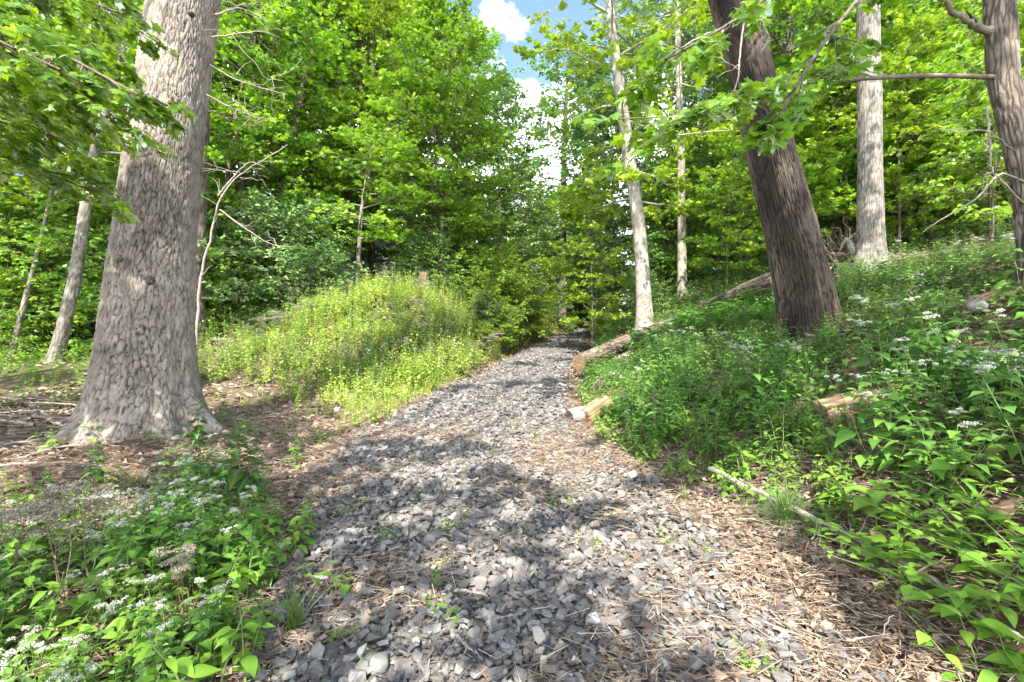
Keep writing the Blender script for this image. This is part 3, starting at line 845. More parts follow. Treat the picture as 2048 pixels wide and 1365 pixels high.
# bare trunks among the trees at the left
for name, label, pts, d, top, bk, sd in (
    ('ash_tree', 'grey slender trunk curving right just left of the great pine', [(108, 770, 36), (126, 660, 32), (150, 560, 30), (168, 440, 27), (182, 330, 22), (205, 240, 18)], 10.0, (.5, 9), 'bark_grey', 31),
    ('ash_tree', 'crooked brown trunk leaning left behind the slender grey one', [(160, 735, 44), (152, 600, 36), (140, 480, 30), (118, 370, 26), (92, 260, 22)], 13.0, (-1.0, 12), 'bark_brown', 32),
    ('ash_tree', 'thin grey trunk leaning right near the left edge above the old log', [(18, 745, 18), (40, 640, 15), (62, 560, 13), (84, 470, 10)], 11.0, (.8, 9), 'bark_grey', 33),
    ('ash_tree', 'dark trunk at the left edge leaning right into the leaves', [(2, 680, 28), (22, 540, 24), (48, 420, 20), (66, 300, 16)], 14.0, (.8, 13), 'bark_brown', 34),
    ('ash_tree', 'dark trunk half hidden behind the right side of the great pine', [(392, 640, 34), (398, 450, 30), (404, 300, 27), (412, 100, 22)], 11.5, (.3, 14), 'bark_brown', 35),
    ('ash_tree', 'dark trunk with peeling bark rising from the shrubs right of the pine', [(535, 650, 40), (548, 520, 34), (556, 440, 28), (572, 330, 22), (600, 200, 15)], 16.0, (.8, 14), 'bark_brown', 36),
    ('ash_tree', 'left of two short dark trunks under the grey green shrub', [(456, 655, 24), (452, 570, 20), (450, 430, 15)], 14.0, (0, 8), 'bark_brown', 37),
    ('ash_tree', 'twin dark trunk leaning right under the grey green shrub', [(512, 645, 22), (500, 560, 18), (486, 420, 14), (480, 330, 10)], 15.0, (-.4, 9), 'bark_brown', 38),
    ('ash_tree', 'slim dark trunk behind the crooked brown one at the far left', [(70, 700, 12), (78, 560, 11), (100, 420, 9), (118, 300, 7)], 19.0, (.3, 11), 'bark_brown', 45),
    ('ash_tree', 'slim dark straight trunk between the pine and the peeling one', [(484, 640, 15), (486, 500, 13), (488, 380, 12), (490, 240, 9)], 19.5, (.1, 13), 'bark_brown', 46),
    ('ash_tree', 'slim dark trunk leaning left right of the peeling one', [(652, 600, 13), (648, 500, 12), (640, 400, 10), (628, 280, 8)], 20.5, (-.3, 12), 'bark_brown', 47),
    ('ash_tree', 'thin dark stem of the clump left of the stump', [(818, 580, 11), (814, 480, 9), (806, 400, 8), (800, 300, 6)], 16.2, (-.2, 10), 'bark_brown', 48),
    ('ash_tree', 'thin dark stem of the clump right of the stump', [(872, 580, 10), (880, 480, 8), (892, 380, 7), (900, 300, 5)], 16.4, (.2, 10), 'bark_brown', 49),
    ('ash_tree', 'slim grey trunk under the dark bush left of the stump', [(716, 620, 10), (716, 540, 9), (722, 430, 7)], 15.0, (.2, 8), 'bark_grey', 39),
):
    sp = spine(pts, d)
    last = sp[-1]
    sp.append([last[0] + top[0], d + .3, max(top[1], last[2] + 2), .03])
    cg_ = dict(base=.45, Rc=2.4, n_limb=18, n_sec=6, n_ter=4, n_leaf=8, leaf=.13, shape='lobed', elev=(0, 40))
    spine_tree(name, label, 'tree', sp, 'ridge', bk, 'maple_green', sd, crown=cg_, nu=36, nv=200, flare=.3)

# leafy trees: a few grown kinds, copied
maple_a = tree('maple_tree', '', 'tree', *grow(101, 17, .20, .20, 4.3, n_limb=64, n_sec=10, n_ter=6, n_leaf=9, leaf=.145, shape='lobed', elev=(0, 62), fm=.42), 'bark_brown', 'maple_green')
maple_b = tree('maple_tree', '', 'tree', *grow(102, 14, .16, .13, 3.6, n_limb=58, n_sec=9, n_ter=6, n_leaf=9, leaf=.14, shape='lobed', elev=(0, 60), fm=.40), 'bark_brown', 'maple_green')
maple_c = tree('maple_tree', '', 'tree', *grow(103, 21, .28, .18, 5.2, n_limb=66, n_sec=10, n_ter=6, n_leaf=8, leaf=.18, shape='quad', elev=(0, 60), fm=.45), 'bark_brown', 'maple_deep')
sapling_a = tree('sapling', '', 'young tree', *grow(104, 5.2, .035, .14, 1.5, n_limb=26, n_sec=5, n_ter=4, n_leaf=8, leaf=.11, shape='lobed', elev=(5, 45), nu=8, nv=40, ter_len=.6), 'bark_brown', 'maple_green')
sapling_b = tree('sapling', '', 'young tree', *grow(105, 3.2, .022, .15, 1.05, n_limb=20, n_sec=5, n_ter=3, n_leaf=8, leaf=.10, shape='ovate', elev=(5, 40), nu=8, nv=30, ter_len=.6), 'bark_brown', 'maple_green')
shrub_a = tree('shrub', '', 'shrub', *grow(106, 2.6, .03, .02, 1.7, n_limb=44, n_sec=6, n_ter=4, n_leaf=8, leaf=.085, shape='ovate', elev=(5, 55), fm=.35, nu=8, nv=30, ter_len=.7), 'bark_brown', 'shrub_grey')
shrub_b = tree('shrub', '', 'shrub', *grow(107, 1.5, .02, .01, 1.0, n_limb=34, n_sec=5, n_ter=4, n_leaf=8, leaf=.06, shape='ovate', elev=(10, 60), fm=.35, nu=8, nv=24, ter_len=.6), 'bark_brown', 'maple_yellow')
used = set()
def stand(proto, x, y, rz=None, s=1.0, label=None, group=None, leaf=None, bark=None, sz=None, sink=.05):
    first = proto.name not in used; used.add(proto.name)
    rz = random.Random(hash((round(x, 2), round(y, 2)))).uniform(0, 6.28) if rz is None else rz
    m = {}
    if leaf: m['crown'] = leaf
    if bark: m['trunk'] = bark
    return place(proto, first, (x, y, float(terrain(x, y)) - sink), rz, s, label, group, m or None, sz)

GW = 'tall leafy trees of the wood'
wood = [  # prototype, x, y, scale, leaf, label
    (maple_b, -2.8, 16.6, .72, 'maple_green', 'bushy green maple with several thin stems growing by the split stump'),
    (maple_a, -6.1, 20.5, .92, 'maple_green', 'tall bright green maple at the left edge of the sky gap'),
    (maple_a, -6.2, 19.0, 1.0, 'maple_yellow', 'tall yellow green maple behind the grey green shrub'),
    (maple_c, -8.6, 22.0, .95, 'maple_green', None),
    (maple_b, -8.8, 15.5, .95, 'maple_deep', 'dark green maple close behind the great pine'),
    (maple_b, -.5, 24.0, .78, 'shrub_grey', 'grey green pointed tree right of the tall maples'),
    (maple_b, 0.6, 30.0, .62, 'maple_green', 'light green tree leaning over the path at its bend'),
    (maple_a, -12.0, 18.0, 1.0, 'maple_green', None),
    (maple_b, -12.5, 13.2, .9, 'maple_yellow', 'yellow green maple behind the trunks left of the great pine'),
    (maple_c, -16.5, 22.0, .9, 'maple_green', None),
    (maple_a, -17.5, 16.0, .9, 'maple_green', None),
    (maple_b, -16.0, 11.5, .8, 'maple_green', None),
    (maple_a, 10.2, 17.5, .95, 'maple_deep', 'green maple between the upright grey trunk and the dark leaning one'),
    (maple_b, 13.5, 16.5, .9, 'maple_green', 'green maple behind the thicket of saplings on the right bank'),
    (maple_c, 16.5, 22.0, .85, 'maple_deep', None),
    (maple_a, 18.0, 17.0, .9, 'maple_deep', None),
    (maple_c, 9.0, 27.0, .9, 'oak_dark', 'tall dark tree behind the second pale trunk'),
    (maple_b, 5.2, 24.0, .8, 'oak_dark', 'dark tree standing behind the pale trunk beside the path'),
    (maple_b, 11.0, 22.0, .9, 'maple_deep', None),
    (maple_c, 13.0, 30.0, .95, 'oak_dark', None),
    (maple_c, -3.0, 30.0, .8, 'maple_deep', None),
    (maple_c, -9.0, 31.0, .95, 'maple_deep', None),
    (maple_c, -15.0, 30.0, .95, 'maple_deep', None),
    (maple_c, -22.0, 27.0, .95, 'maple_green', None),
    (maple_c, -27.0, 20.0, .9, 'maple_green', None),
    (maple_c, 21.0, 26.0, .9, 'oak_dark', None),
    (maple_c, 25.0, 19.0, .9, 'maple_deep', None),
    (maple_b, 3.4, 46.0, .8, 'oak_dark', None),
    (maple_b, 8.4, 44.0, .75, 'oak_dark', None),
    (maple_b, 12.5, 42.0, .9, 'oak_dark', None),
    (maple_b, 6.5, 56.0, .8, 'maple_deep', None),
    (maple_b, -2.0, 44.0, .8, 'maple_deep', None),
    (maple_b, 17.0, 40.0, 1.0, 'oak_dark', None),
]
for k, (p, x, y, s, lf, lab) in enumerate(wood):
    far = math.hypot(x, y) > 34
    stand(p, x, y, k * 1.7, s, lab or ('dark leafy tree far up the slope behind the other trees' if far else 'tall leafy tree standing deep in the wood'), ('trees far up the slope' if far else GW) if lab is None else None, lf)

# saplings and shrubs
sap = [
    (sapling_a, 9.4, 11.4, 1.0, 'maple_yellow', 'slim sapling nearest the upright grey trunk, right side'),
    (sapling_a, 10.8, 10.6, .95, 'maple_green', None), (sapling_a, 12.0, 11.6, 1.05, 'maple_yellow', None),
    (sapling_a, 11.4, 12.8, 1.1, 'maple_green', None), (sapling_a, 13.2, 12.5, 1.1, 'maple_yellow', None),
    (sapling_b, 10.0, 9.8, 1.1, 'maple_green', None), (sapling_b, 12.6, 10.2, 1.2, 'maple_green', None),
    (sapling_a, 14.4, 13.5, 1.2, 'maple_green', None), (sapling_a, 9.9, 13.6, 1.1, 'maple_green', None),
    (sapling_a, 8.4, 13.4, 1.1, 'maple_green', None), (sapling_a, 7.4, 12.6, .9, 'maple_yellow', 'leafy sapling between the dark leaning trunk and the upright grey one'),
    (sapling_a, 6.4, 14.0, .8, 'maple_green', 'green sapling right behind the upper fallen log'),
    (sapling_a, 8.2, 16.8, 1.1, 'maple_green', None),
]
for k, (p, x, y, s, lf, lab) in enumerate(sap):
    stand(p, x, y, k * 2.1, s, lab or 'thin leafy sapling in the thicket on top of the right bank', None if lab else 'saplings on the right bank', lf)
rt = random.Random(5)
for k in range(30):
    x, y = rt.uniform(8.6, 21), rt.uniform(11.5, 19)
    if x / y > 1.15 or x / y < .55: continue
    stand(sapling_a if k % 3 else shrub_a, x, y, k * 1.9, rt.uniform(.9, 1.45), 'thin leafy sapling in the thicket on top of the right bank' if k % 3 else 'leafy shrub in the undergrowth beneath the trees', 'saplings on the right bank' if k % 3 else 'shrubs beneath the trees', ['maple_green', 'maple_yellow', 'maple_green', 'maple_deep'][k % 4])
for k in range(26):
    y = rt.uniform(24, 40); x = rt.uniform(-.9, .9) * y
    if abs(x - path_c(y)) < 3.8 or (-13 < x < -4 and y < 34): continue
    stand(shrub_a, x, y, k * 1.1, rt.uniform(1.2, 2.0), 'leafy shrub in the undergrowth beneath the trees', 'shrubs beneath the trees', ['maple_deep', 'oak_dark', 'maple_green'][k % 3])
for k in range(64):
    y = rt.uniform(28, 62); x = rt.uniform(-1.0, 1.0) * y
    if abs(x - path_c(y)) < 4.5 or (-13 < x < -4 and y < 34): continue
    stand(shrub_a, x, y, k * 1.3, rt.uniform(1.8, 3.0), 'leafy shrub in the undergrowth beneath the trees', 'shrubs beneath the trees', ['maple_deep', 'oak_dark', 'maple_green'][k % 3])
for k, (x, y, q) in enumerate(((4.6, 43, 1.6), (5.8, 46, 2.0), (7.2, 50, 2.2), (4.2, 49, 2.4), (8.6, 55, 2.6), (3.2, 45, 2.0), (6.4, 58, 3.0), (10.5, 62, 3.0), (2.0, 52, 2.6), (5.0, 66, 3.2), (8.0, 66, 3.2))):
    stand(shrub_a, x, y, k * 1.3, q, 'leafy shrub in the undergrowth beneath the trees', 'shrubs beneath the trees', ['maple_green', 'maple_deep', 'shrub_grey'][k % 3])
for k in range(46):
    y = rt.uniform(44, 80); x = -70 + 140 * (k + rt.random()) / 46
    stand(maple_b, x, y, k * 1.3, rt.uniform(.9, 1.25), 'dark leafy tree far up the slope behind the other trees', 'trees far up the slope', ['maple_deep', 'oak_dark', 'maple_green'][k % 3])
for k, (x, y) in enumerate(((-11.5, 5.0), (-14, 7.5), (-12.5, 2.5), (-17, 5.5), (-16, 9.5), (-20, 8), (14, 5), (17, 9), (13, 1.5))):
    stand(sapling_a, x, y, k * 2.3, .7 + .06 * (k % 5), 'leafy sapling at the edge of the wood beside the clearing', 'saplings at the wood edge', ['maple_green', 'maple_deep'][k % 2])
for k in range(26):
    y = rt.uniform(12, 26); x = -rt.uniform(.72, 1.12) * y
    stand(shrub_a, x, y, k * 1.7, rt.uniform(.8, 1.5), 'leafy shrub in the undergrowth beneath the trees', 'shrubs beneath the trees', ['maple_deep', 'maple_green', 'maple_green'][k % 3])
# yellow sapling in front of the pale tree
stand(sapling_a, 2.55, 15.0, .4, .98, 'yellow leaved sapling in front of the pale trunk by the path', None, 'maple_yellow')
stand(sapling_a, 1.75, 17.4, 2.2, .62, 'smaller yellow leaved sapling on the bend just left of the yellow one', None, 'maple_yellow')
shr = [
    (shrub_a, -6.6, 13.2, 1.15, 'shrub_grey', 'large grey green shrub over two dark trunks right of the great pine'),
    (shrub_a, -5.7, 12.8, .8, 'oak_dark', 'dark blue green shrub in the shade left of the mound'),
    (shrub_a, -7.4, 15.2, 1.2, 'maple_deep', None), (shrub_a, -2.7, 15.9, .7, 'oak_dark', None),
    (shrub_a, -.2, 17.8, .9, 'maple_yellow', 'rounded light green shrub above the left edge of the path'),
    (shrub_a, .7, 21.5, .9, 'shrub_grey', None), (shrub_a, 1.9, 25.5, 1.0, 'maple_yellow', None),
    (shrub_a, -1.4, 19.5, 1.1, 'maple_green', None), (shrub_a, -2.6, 17.2, 1.0, 'maple_deep', None),
    (shrub_a, 6.4, 28.5, .8, 'oak_dark', None), (shrub_a, 7.4, 24.0, .9, 'maple_deep', None),
    (shrub_a, 3.0, 33.0, 1.0, 'shrub_grey', None), (shrub_a, 7.8, 36.0, 1.1, 'maple_deep', None),
    (shrub_a, 10.5, 33.0, 1.2, 'maple_deep', None),
    (shrub_a, -8.4, 13.8, 1.0, 'maple_green', None), (shrub_a, -10.3, 15.5, 1.1, 'maple_green', None),
    (shrub_a, -13.8, 14.6, 1.0, 'maple_green', None), (shrub_a, -12.0, 11.6, .7, 'maple_green', None),
    (shrub_b, .55, 15.0, 1.0, 'maple_yellow', 'low yellow green bush at the left edge of the path'), (shrub_b, .9, 16.8, 1.3, 'maple_yellow', None), (shrub_b, -.6, 16.4, 1.4, 'maple_green', None), (shrub_a, .2, 19.6, .8, 'maple_yellow', None),
    (shrub_b, 1.3, 18.6, 1.2, 'maple_yellow', None), (shrub_b, 4.6, 16.0, .9, 'shrub_grey', None), (shrub_b, 5.6, 20.0, 1.0, 'maple_green', None),
    (shrub_b, 4.3, 21.5, .9, 'maple_yellow', None), (shrub_b, 2.4, 23.0, 1.1, 'maple_yellow', None),
]
for k, (p, x, y, s, lf, lab) in enumerate(shr):
    if y > 12 and -4 < x < path_c(y): x = min(x, float(path_c(y) - path_w(y)) - (1.35 if p is shrub_a else .75) * s)
    elif y > 12 and path_c(y) <= x < path_c(y) + 6: x = max(x, float(path_c(y) + path_w(y)) + (1.5 if p is shrub_a else .9) * s)
    stand(p, x, y, k * 1.3, s, lab or 'leafy shrub in the undergrowth beneath the trees', None if lab else 'shrubs beneath the trees', lf)
# ================================================================== OVERHEAD CROWNS (they shade the path and the bank)
def clumps(rs, tg, cg, root, P, rad, n, leaf, shape, rl=.03):
    """leafy masses at P with a limb from root to each"""
    for p, r_, m in zip(P, rad, n):
        p = np.array(p, float)
        tt = np.linspace(0, 1, 7)
        q = root + (p - root) * tt[:, None] + np.cumsum(rs.normal(0, .12, (7, 3)), 0) * np.sin(tt * np.pi)[:, None]
        V, F = tube(q, rl * (1 - .75 * tt) + .006, 6)
        tg.add(V, F, 0, h=.5, rnd=.5)
        k = max(6, m // 9)
        d = nrm(rs.normal(0, 1, (k, 3))); d *= (rs.random(k) ** .45)[:, None] * np.array([r_, r_, r_ * .6])
        A = p + d * .6
        Dr = nrm(d * np.array([1, 1, .5]) + rs.normal(0, .25, (k, 3)))
        L = np.full(k, max(.35, r_ * .45))
        V, F = cones(np.broadcast_to(p, A.shape), A, .008, .004, 3); tg.add(V, F, 0, h=.5, rnd=.5)
        V, F = cones(A, A + Dr * L[:, None], .005, .002, 3); tg.add(V, F, 0, h=.5, rnd=.5)
        spray(rs, cg, A, Dr, L, 9, leaf, shape)

def shade_point(x, y, z, h):
    return np.array([x, y, z]) + SUND * ((h - z) / SUND[2])

def canopy(label, foot, H, targets, seed, leafm='maple_green', dens=1.0):
    rs = np.random.default_rng(seed)
    fx, fy = foot; fz = float(terrain(fx, fy))
    pts = [(0, 0, -.4), (.05, 0, 1), (.1, .1, H * .4), (.0, .2, H * .75), (.1, .1, H)]
    tg, C, r = trunk_geo(pts, [.3, .27, .22, .13, .04], 40, 160, 'ridge', seed, flare=.3, lobes=4)
    cg = Geo()
    P, rad, n = [], [], []
    for (x, y, z, rr, h) in targets:
        z = float(terrain(x, y)) + z
        if y < 5.2: h *= .62
        p = shade_point(x, y, z, z + h) - np.array([fx, fy, fz])
        P.append(p); rad.append(rr); n.append(int(470 * rr * rr * dens) + 40)
    clumps(rs, tg, cg, np.array([.05, .15, H * .45]), P, rad, n, .15, 'lobed')
    return tree('maple_tree', label, 'tree', tg, cg, 'bark_brown', leafm, (fx, fy, fz))

# shade wanted on the ground: x, y, height there, radius of the leafy mass, its height above
canopy('maple standing behind the camera whose crown shades the stony path', (-3.4, -4.8), 13, [
    (-.80, 2.5, 0, .42, 9), (-.25, 2.8, 0, .36, 9.5), (.12, 2.25, 0, .30, 9.5), (-1.1, 3.2, 0, .42, 9), (-.45, 3.4, 0, .28, 9.5), (.34, 3.3, 0, .20, 9),
    (-1.3, 4.5, 0, .36, 9), (-.6, 4.75, 0, .24, 9.5), (.45, 1.8, 0, .28, 9), (-.6, 1.9, 0, .36, 9), (.05, 3.9, 0, .16, 9),
    (0.1, 8.9, 0, .5, 11), (-.9, 8.3, 0, .3, 11), (.9, 9.4, 0, .5, 11), (.8, 8.2, 0, .35, 11), (.5, 12.4, 0, .5, 12), (1.5, 13.4, 0, .6, 12),
], 201)
canopy('maple standing behind the camera at the right and shading the bank', (5.2, -3.0), 14, [
    (1.9, 2.3, 0, 0.47, 9), (2.6, 3.0, .4, 0.52, 9), (2.3, 4.0, .3, 0.52, 9), (3.3, 3.6, .5, 0.56, 9), (3.2, 4.8, .4, 0.65, 10), (3.4, 6.3, .4, 0.69, 10),
    (4.2, 5.3, .4, 0.60, 10), (2.4, 7.4, .4, 0.69, 11), (3.6, 8.0, .4, 0.69, 11), (4.9, 7.0, .4, 0.69, 11), (5.9, 8.4, .3, 0.69, 11), (1.75, 8.3, .2, 0.34, 11), (5.5, 5.8, .4, 0.69, 10),
    (3.74, 6.0, 1.2, 0.65, 8), (3.5, 6.0, 2.6, 0.52, 7), (3.2, 6.0, 4.0, 0.52, 7), (4.6, 9.4, .3, 0.52, 11), (2.8, 9.4, .3, 0.52, 11), (6.8, 7.2, .3, 0.60, 11), (3.8, 2.8, .3, 0.60, 9),
    (1.6, 3.1, 1.9, 0.52, 6), (2.0, 3.4, 2.2, 0.52, 6), (2.5, 3.8, 2.5, 0.52, 6), (1.2, 3.0, 1.5, 0.39, 6), (4.6, 4.2, .3, 0.52, 9), 
], 202)
canopy('maple standing left of the camera over the flowering weeds', (-6.0, -2.0), 12, [
    (-1.45, 2.3, .2, .22, 8), (-2.2, 2.7, .2, .28, 8), (-1.7, 3.3, .2, .38, 8), (-2.5, 3.6, .1, .34, 8), (-3.1, 3.1, .1, .25, 8), (-3.3, 3.9, 0, .35, 8),
    (-3.72, 4.4, .35, .35, 8), (-3.9, 4.4, 1.25, .45, 8), (-3.45, 4.4, 1.7, .30, 8), (-3.75, 4.4, 2.15, .42, 8), (-4.3, 4.6, .5, .5, 8), (-5.2, 5.0, .1, .7, 8), (-6.2, 5.6, .1, .7, 8),
    (-7.2, 7.2, .2, .8, 9), (-8.6, 8.4, .2, .7, 9), (-5.9, 8.2, .1, .6, 9), (-9.6, 10, 1.5, .8, 8), (-2.6, 8.6, .1, .4, 10), (-5.4, 11.0, .1, .8, 10), (-6.4, 12.2, .3, .8, 10), (-4.9, 12.9, .5, .6, 11), (-7.4, 10.6, .1, .7, 10), (-1.35, 2.9, .2, .24, 8),
], 203)

# ------------------------------------------------------------------ low boughs that hang into the picture
def bough(rs, pts, r0, n_sub, sub_len, leaf, n_leaf=10, shape='maple', down=.15, t0=.25, spread=1.2):
    """wood and foliage of one bough, world coordinates"""
    wg, lg = Geo(), Geo()
    P = np.array(pts, float); q = np.linspace(0, len(P) - 1, 24)
    Q = np.stack([np.interp(q, np.arange(len(P)), P[:, c]) for c in range(3)], -1)
    ker = np.array([.25, .5, .25])
    for _ in range(6): Q[1:-1] = .25 * Q[:-2] + .5 * Q[1:-1] + .25 * Q[2:]
    tt = np.linspace(0, 1, 24)
    V, F = tube(Q, r0 * (1 - .85 * tt) + .003, 8); wg.add(V, F, 0, h=.45, rnd=.5)
    t2 = t0 + (1 - t0) * (np.arange(n_sub) + rs.random(n_sub)) / n_sub
    A = np.stack([np.interp(t2, tt, Q[:, c]) for c in range(3)], -1)
    T = np.gradient(Q, axis=0); T = nrm(T)
    D = np.stack([np.interp(t2, tt, T[:, c]) for c in range(3)], -1)
    D = rot_h(D, np.where(np.arange(n_sub) % 2 == 0, 1, -1) * rs.uniform(.3, spread, n_sub))
    D[:, 2] = D[:, 2] * .5 - down + rs.normal(0, .15, n_sub); D = nrm(D)
    L = sub_len * rs.uniform(.5, 1.2, n_sub)
    V, F = cones(A, A + D * L[:, None], .006, .003, 4); wg.add(V, F, 0, h=.4, rnd=.5)
    m = 3
    t3 = .2 + .8 * (np.arange(m)[None] + rs.random((n_sub, m))) / m
    A3 = (A[:, None] + D[:, None] * (L[:, None] * t3)[..., None]).reshape(-1, 3)
    D3 = rot_h(np.repeat(D, m, 0), rs.uniform(-1.1, 1.1, n_sub * m)); D3[:, 2] += rs.normal(-down, .15, len(D3)); D3 = nrm(D3)
    L3 = sub_len * rs.uniform(.3, .7, len(A3))
    V, F = cones(A3, A3 + D3 * L3[:, None], .003, .0015, 3); wg.add(V, F, 0, h=.4, rnd=.5)
    spray(rs, lg, A3, D3, L3, n_leaf, leaf, shape, tilt=.45, droop=.3)
    return wg, lg
def shift(geo, o):
    geo.v = [v - np.asarray(o, np.float32) for v in geo.v]; return geo
def hang(root, wg, lg, bark, leafm):
    """a bough as a part of its tree, its leaves a part of the bough"""
    o = root.location
    w = shift(wg, o[:]).obj('limb', bark, root)
    if lg is not None: shift(lg, o[:]).obj('foliage', leafm, w, smooth=False)
    return w

rs = np.random.default_rng(300)
# tree out of the frame at the left whose boughs fill the upper left corner
fx, fy = -6.2, 2.1; fz = float(terrain(fx, fy))
tg, C, r_ = trunk_geo([(0, 0, -.4), (0, 0, 1), (.1, 0, 4), (.2, 0, 8), (.2, .1, 12)], [.22, .19, .16, .1, .03], 40, 160, 'ridge', 301, flare=.3, lobes=4)
left_maple = thing('maple_tree', 'maple reaching in from the left edge with large leaves before the great pine', 'tree', (fx, fy, fz))
tg.obj('trunk', 'bark_brown', left_maple)
for pts, n in (
    ([(-6.2, 2.1, 3.6), (-4.6, 2.5, 3.75), (-3.2, 2.8, 3.45), (-2.35, 2.95, 3.0)], 16),
    ([(-6.2, 2.1, 3.0), (-4.8, 2.6, 3.25), (-3.4, 2.9, 3.15), (-2.7, 3.0, 2.9)], 15),
    ([(-6.2, 2.1, 2.7), (-5.0, 3.0, 2.8), (-3.9, 3.5, 2.9), (-3.3, 3.6, 2.65)], 13),
    ([(-6.2, 2.1, 4.4), (-4.9, 2.9, 4.6), (-3.9, 3.3, 4.2), (-2.9, 3.5, 3.9)], 13),
    ([(-6.2, 2.1, 4.0), (-4.9, 3.3, 4.1), (-4.2, 3.9, 3.6), (-3.9, 4.0, 3.2)], 14),
    ([(-6.2, 2.1, 3.4), (-4.6, 2.3, 3.5), (-3.3, 2.45, 3.3), (-2.5, 2.6, 2.95)], 18),
    ([(-6.2, 2.1, 3.9), (-4.8, 2.7, 4.0), (-3.7, 3.1, 3.8), (-2.9, 3.2, 3.45)], 16),
    ([(-6.2, 2.1, 2.9), (-5.2, 2.6, 3.0), (-4.0, 3.0, 3.05), (-3.1, 3.2, 2.85)], 14),
):
    wg, lg = bough(rs, pts, .024, n + 3, .40, .066, n_leaf=11, t0=.38)
    hang(left_maple, wg, lg, 'bark_brown', 'bough_green')

# boughs of the tree at the right edge
for pts, n, sl, lf, t0 in (
    ([at(1990, 155, 5.0), at(1860, 150, 4.75), at(1720, 158, 4.3), at(1600, 165, 3.8), at(1480, 190, 3.3), at(1340, 235, 3.0)], 20, .42, .08, .52),
    ([at(1985, -150, 5.0), at(1800, -190, 4.6), at(1640, -90, 3.9), at(1480, 40, 3.4), at(1330, 120, 3.2)], 14, .44, .08, .5),
    ([at(2000, -120, 5.0), at(1900, -150, 4.4), at(1760, -60, 3.7), at(1620, 120, 3.2), at(1540, 270, 3.0)], 9, .36, .08, .6),
):
    wg, lg = bough(rs, pts, .024, n, sl, lf, n_leaf=8, t0=t0, down=.12)
    hang(edge_tree, wg, lg, 'bark_brown', 'bough_green')
# its stub fork at the top and its dead pale boughs
def bare_limb(root, pts_list, r0, mat, seed, subs=5, sub=.35, name='dead_limb'):
    rs = np.random.default_rng(seed)
    g = Geo()
    for pts, rr in pts_list:
        P = np.array(pts, float); q = np.linspace(0, len(P) - 1, 26)
        Q = np.stack([np.interp(q, np.arange(len(P)), P[:, c]) for c in range(3)], -1)
        for _ in range(4): Q[1:-1] = .25 * Q[:-2] + .5 * Q[1:-1] + .25 * Q[2:]
        Q[1:-1] += rs.normal(0, rr * .35, (24, 3))
        V, F = tube(Q, rr * (1 - .8 * np.linspace(0, 1, 26)) + .0015, 7); g.add(V, F, 0, rnd=rs.random(), h=rs.random())
        k = rs.integers(6, 25, subs)
        for kk in k:
            T = Q[min(25, kk + 1)] - Q[kk - 1]; T /= np.linalg.norm(T)
            d = T * rs.uniform(.3, 1) + rs.normal(0, .6, 3); d /= np.linalg.norm(d)
            t = np.linspace(0, 1, 6)
            L = sub * rs.uniform(.4, 1.2)
            S = Q[kk] + d * (L * t)[:, None] + np.cumsum(rs.normal(0, .06 * L, (6, 3)), 0)
            V, F = tube(S, rr * .38 * (1 - .7 * t) + .001, 5); g.add(V, F, 0, rnd=rs.random(), h=rs.random())
    o = root.location[:]
    return shift(g, o).obj(name, mat, root)
bare_limb(edge_tree, [([at(1995, 75, 5.0), at(1960, 50, 4.95), at(1925, 40, 4.9), at(1880, -10, 4.8), at(1850, -80, 4.7)], .045)], .05, 'bark_brown', 5, subs=1, name='limb')
bare_limb(edge_tree, [([at(2070, 375, 5.0), at(2000, 340, 4.8), at(1955, 400, 4.7), at(1880, 440, 4.6), at(1845, 465, 4.5)], .011),
                      ([at(2060, 420, 5.0), at(2010, 370, 4.8), at(1985, 345, 4.7), at(1965, 350, 4.7)], .009),
                      ([at(1975, 215, 5.0), at(1978, 270, 4.95), at(1982, 330, 4.9), at(1985, 345, 4.85)], .014)], .01, 'twig_pale', 6, subs=3, sub=.4)
lean_tree = next(o for o in bpy.data.objects if o.name.startswith('leaning_tree'))
bare_limb(lean_tree, [([at(1570, -40, 5.6), at(1520, 15, 5.5), at(1440, 58, 5.4), at(1380, 85, 5.3), at(1320, 118, 5.2)], .017),
                      ([at(1490, 25, 5.5), at(1480, 100, 5.4), at(1478, 150, 5.4), at(1470, 180, 5.3), at(1450, 205, 5.3)], .010),
                      ([at(1505, 15, 5.5), at(1525, 45, 5.4), at(1540, 75, 5.4), at(1538, 88, 5.4)], .011)], .01, 'twig_pale', 7, subs=4, sub=.3)
bare_limb(pine, [([at(425, 75, 4.7), at(470, 70, 4.7), at(520, 62, 4.7), at(560, 75, 4.8)], .009),
                 ([at(420, 130, 4.7), at(470, 160, 4.8), at(520, 175, 4.9), at(575, 190, 5.0)], .008),
                 ([at(412, 190, 4.7), at(460, 215, 4.8), at(510, 235, 4.9), at(545, 240, 5.0)], .008),
                 ([at(430, 30, 4.7), at(480, 15, 4.8), at(540, 40, 4.9)], .008)], .01, 'twig_pale', 8, subs=7, sub=.4)
for k, (P, rr) in enumerate((([at(268, 150, 4.55), at(255, 140, 4.4), at(248, 128, 4.3)], .04), ([at(345, 205, 4.45), at(352, 195, 4.3), at(356, 205, 4.22)], .03),
                 ([at(385, 30, 4.45), at(382, 26, 4.38)], .025), ([at(240, 515, 4.45), at(233, 520, 4.35)], .03), ([at(300, 560, 4.36), at(299, 566, 4.30)], .03))):
    bare_limb(pine, [(P, rr)], .03, 'bark_brown', 9 + k, subs=1, sub=.08, name='branch_stub')

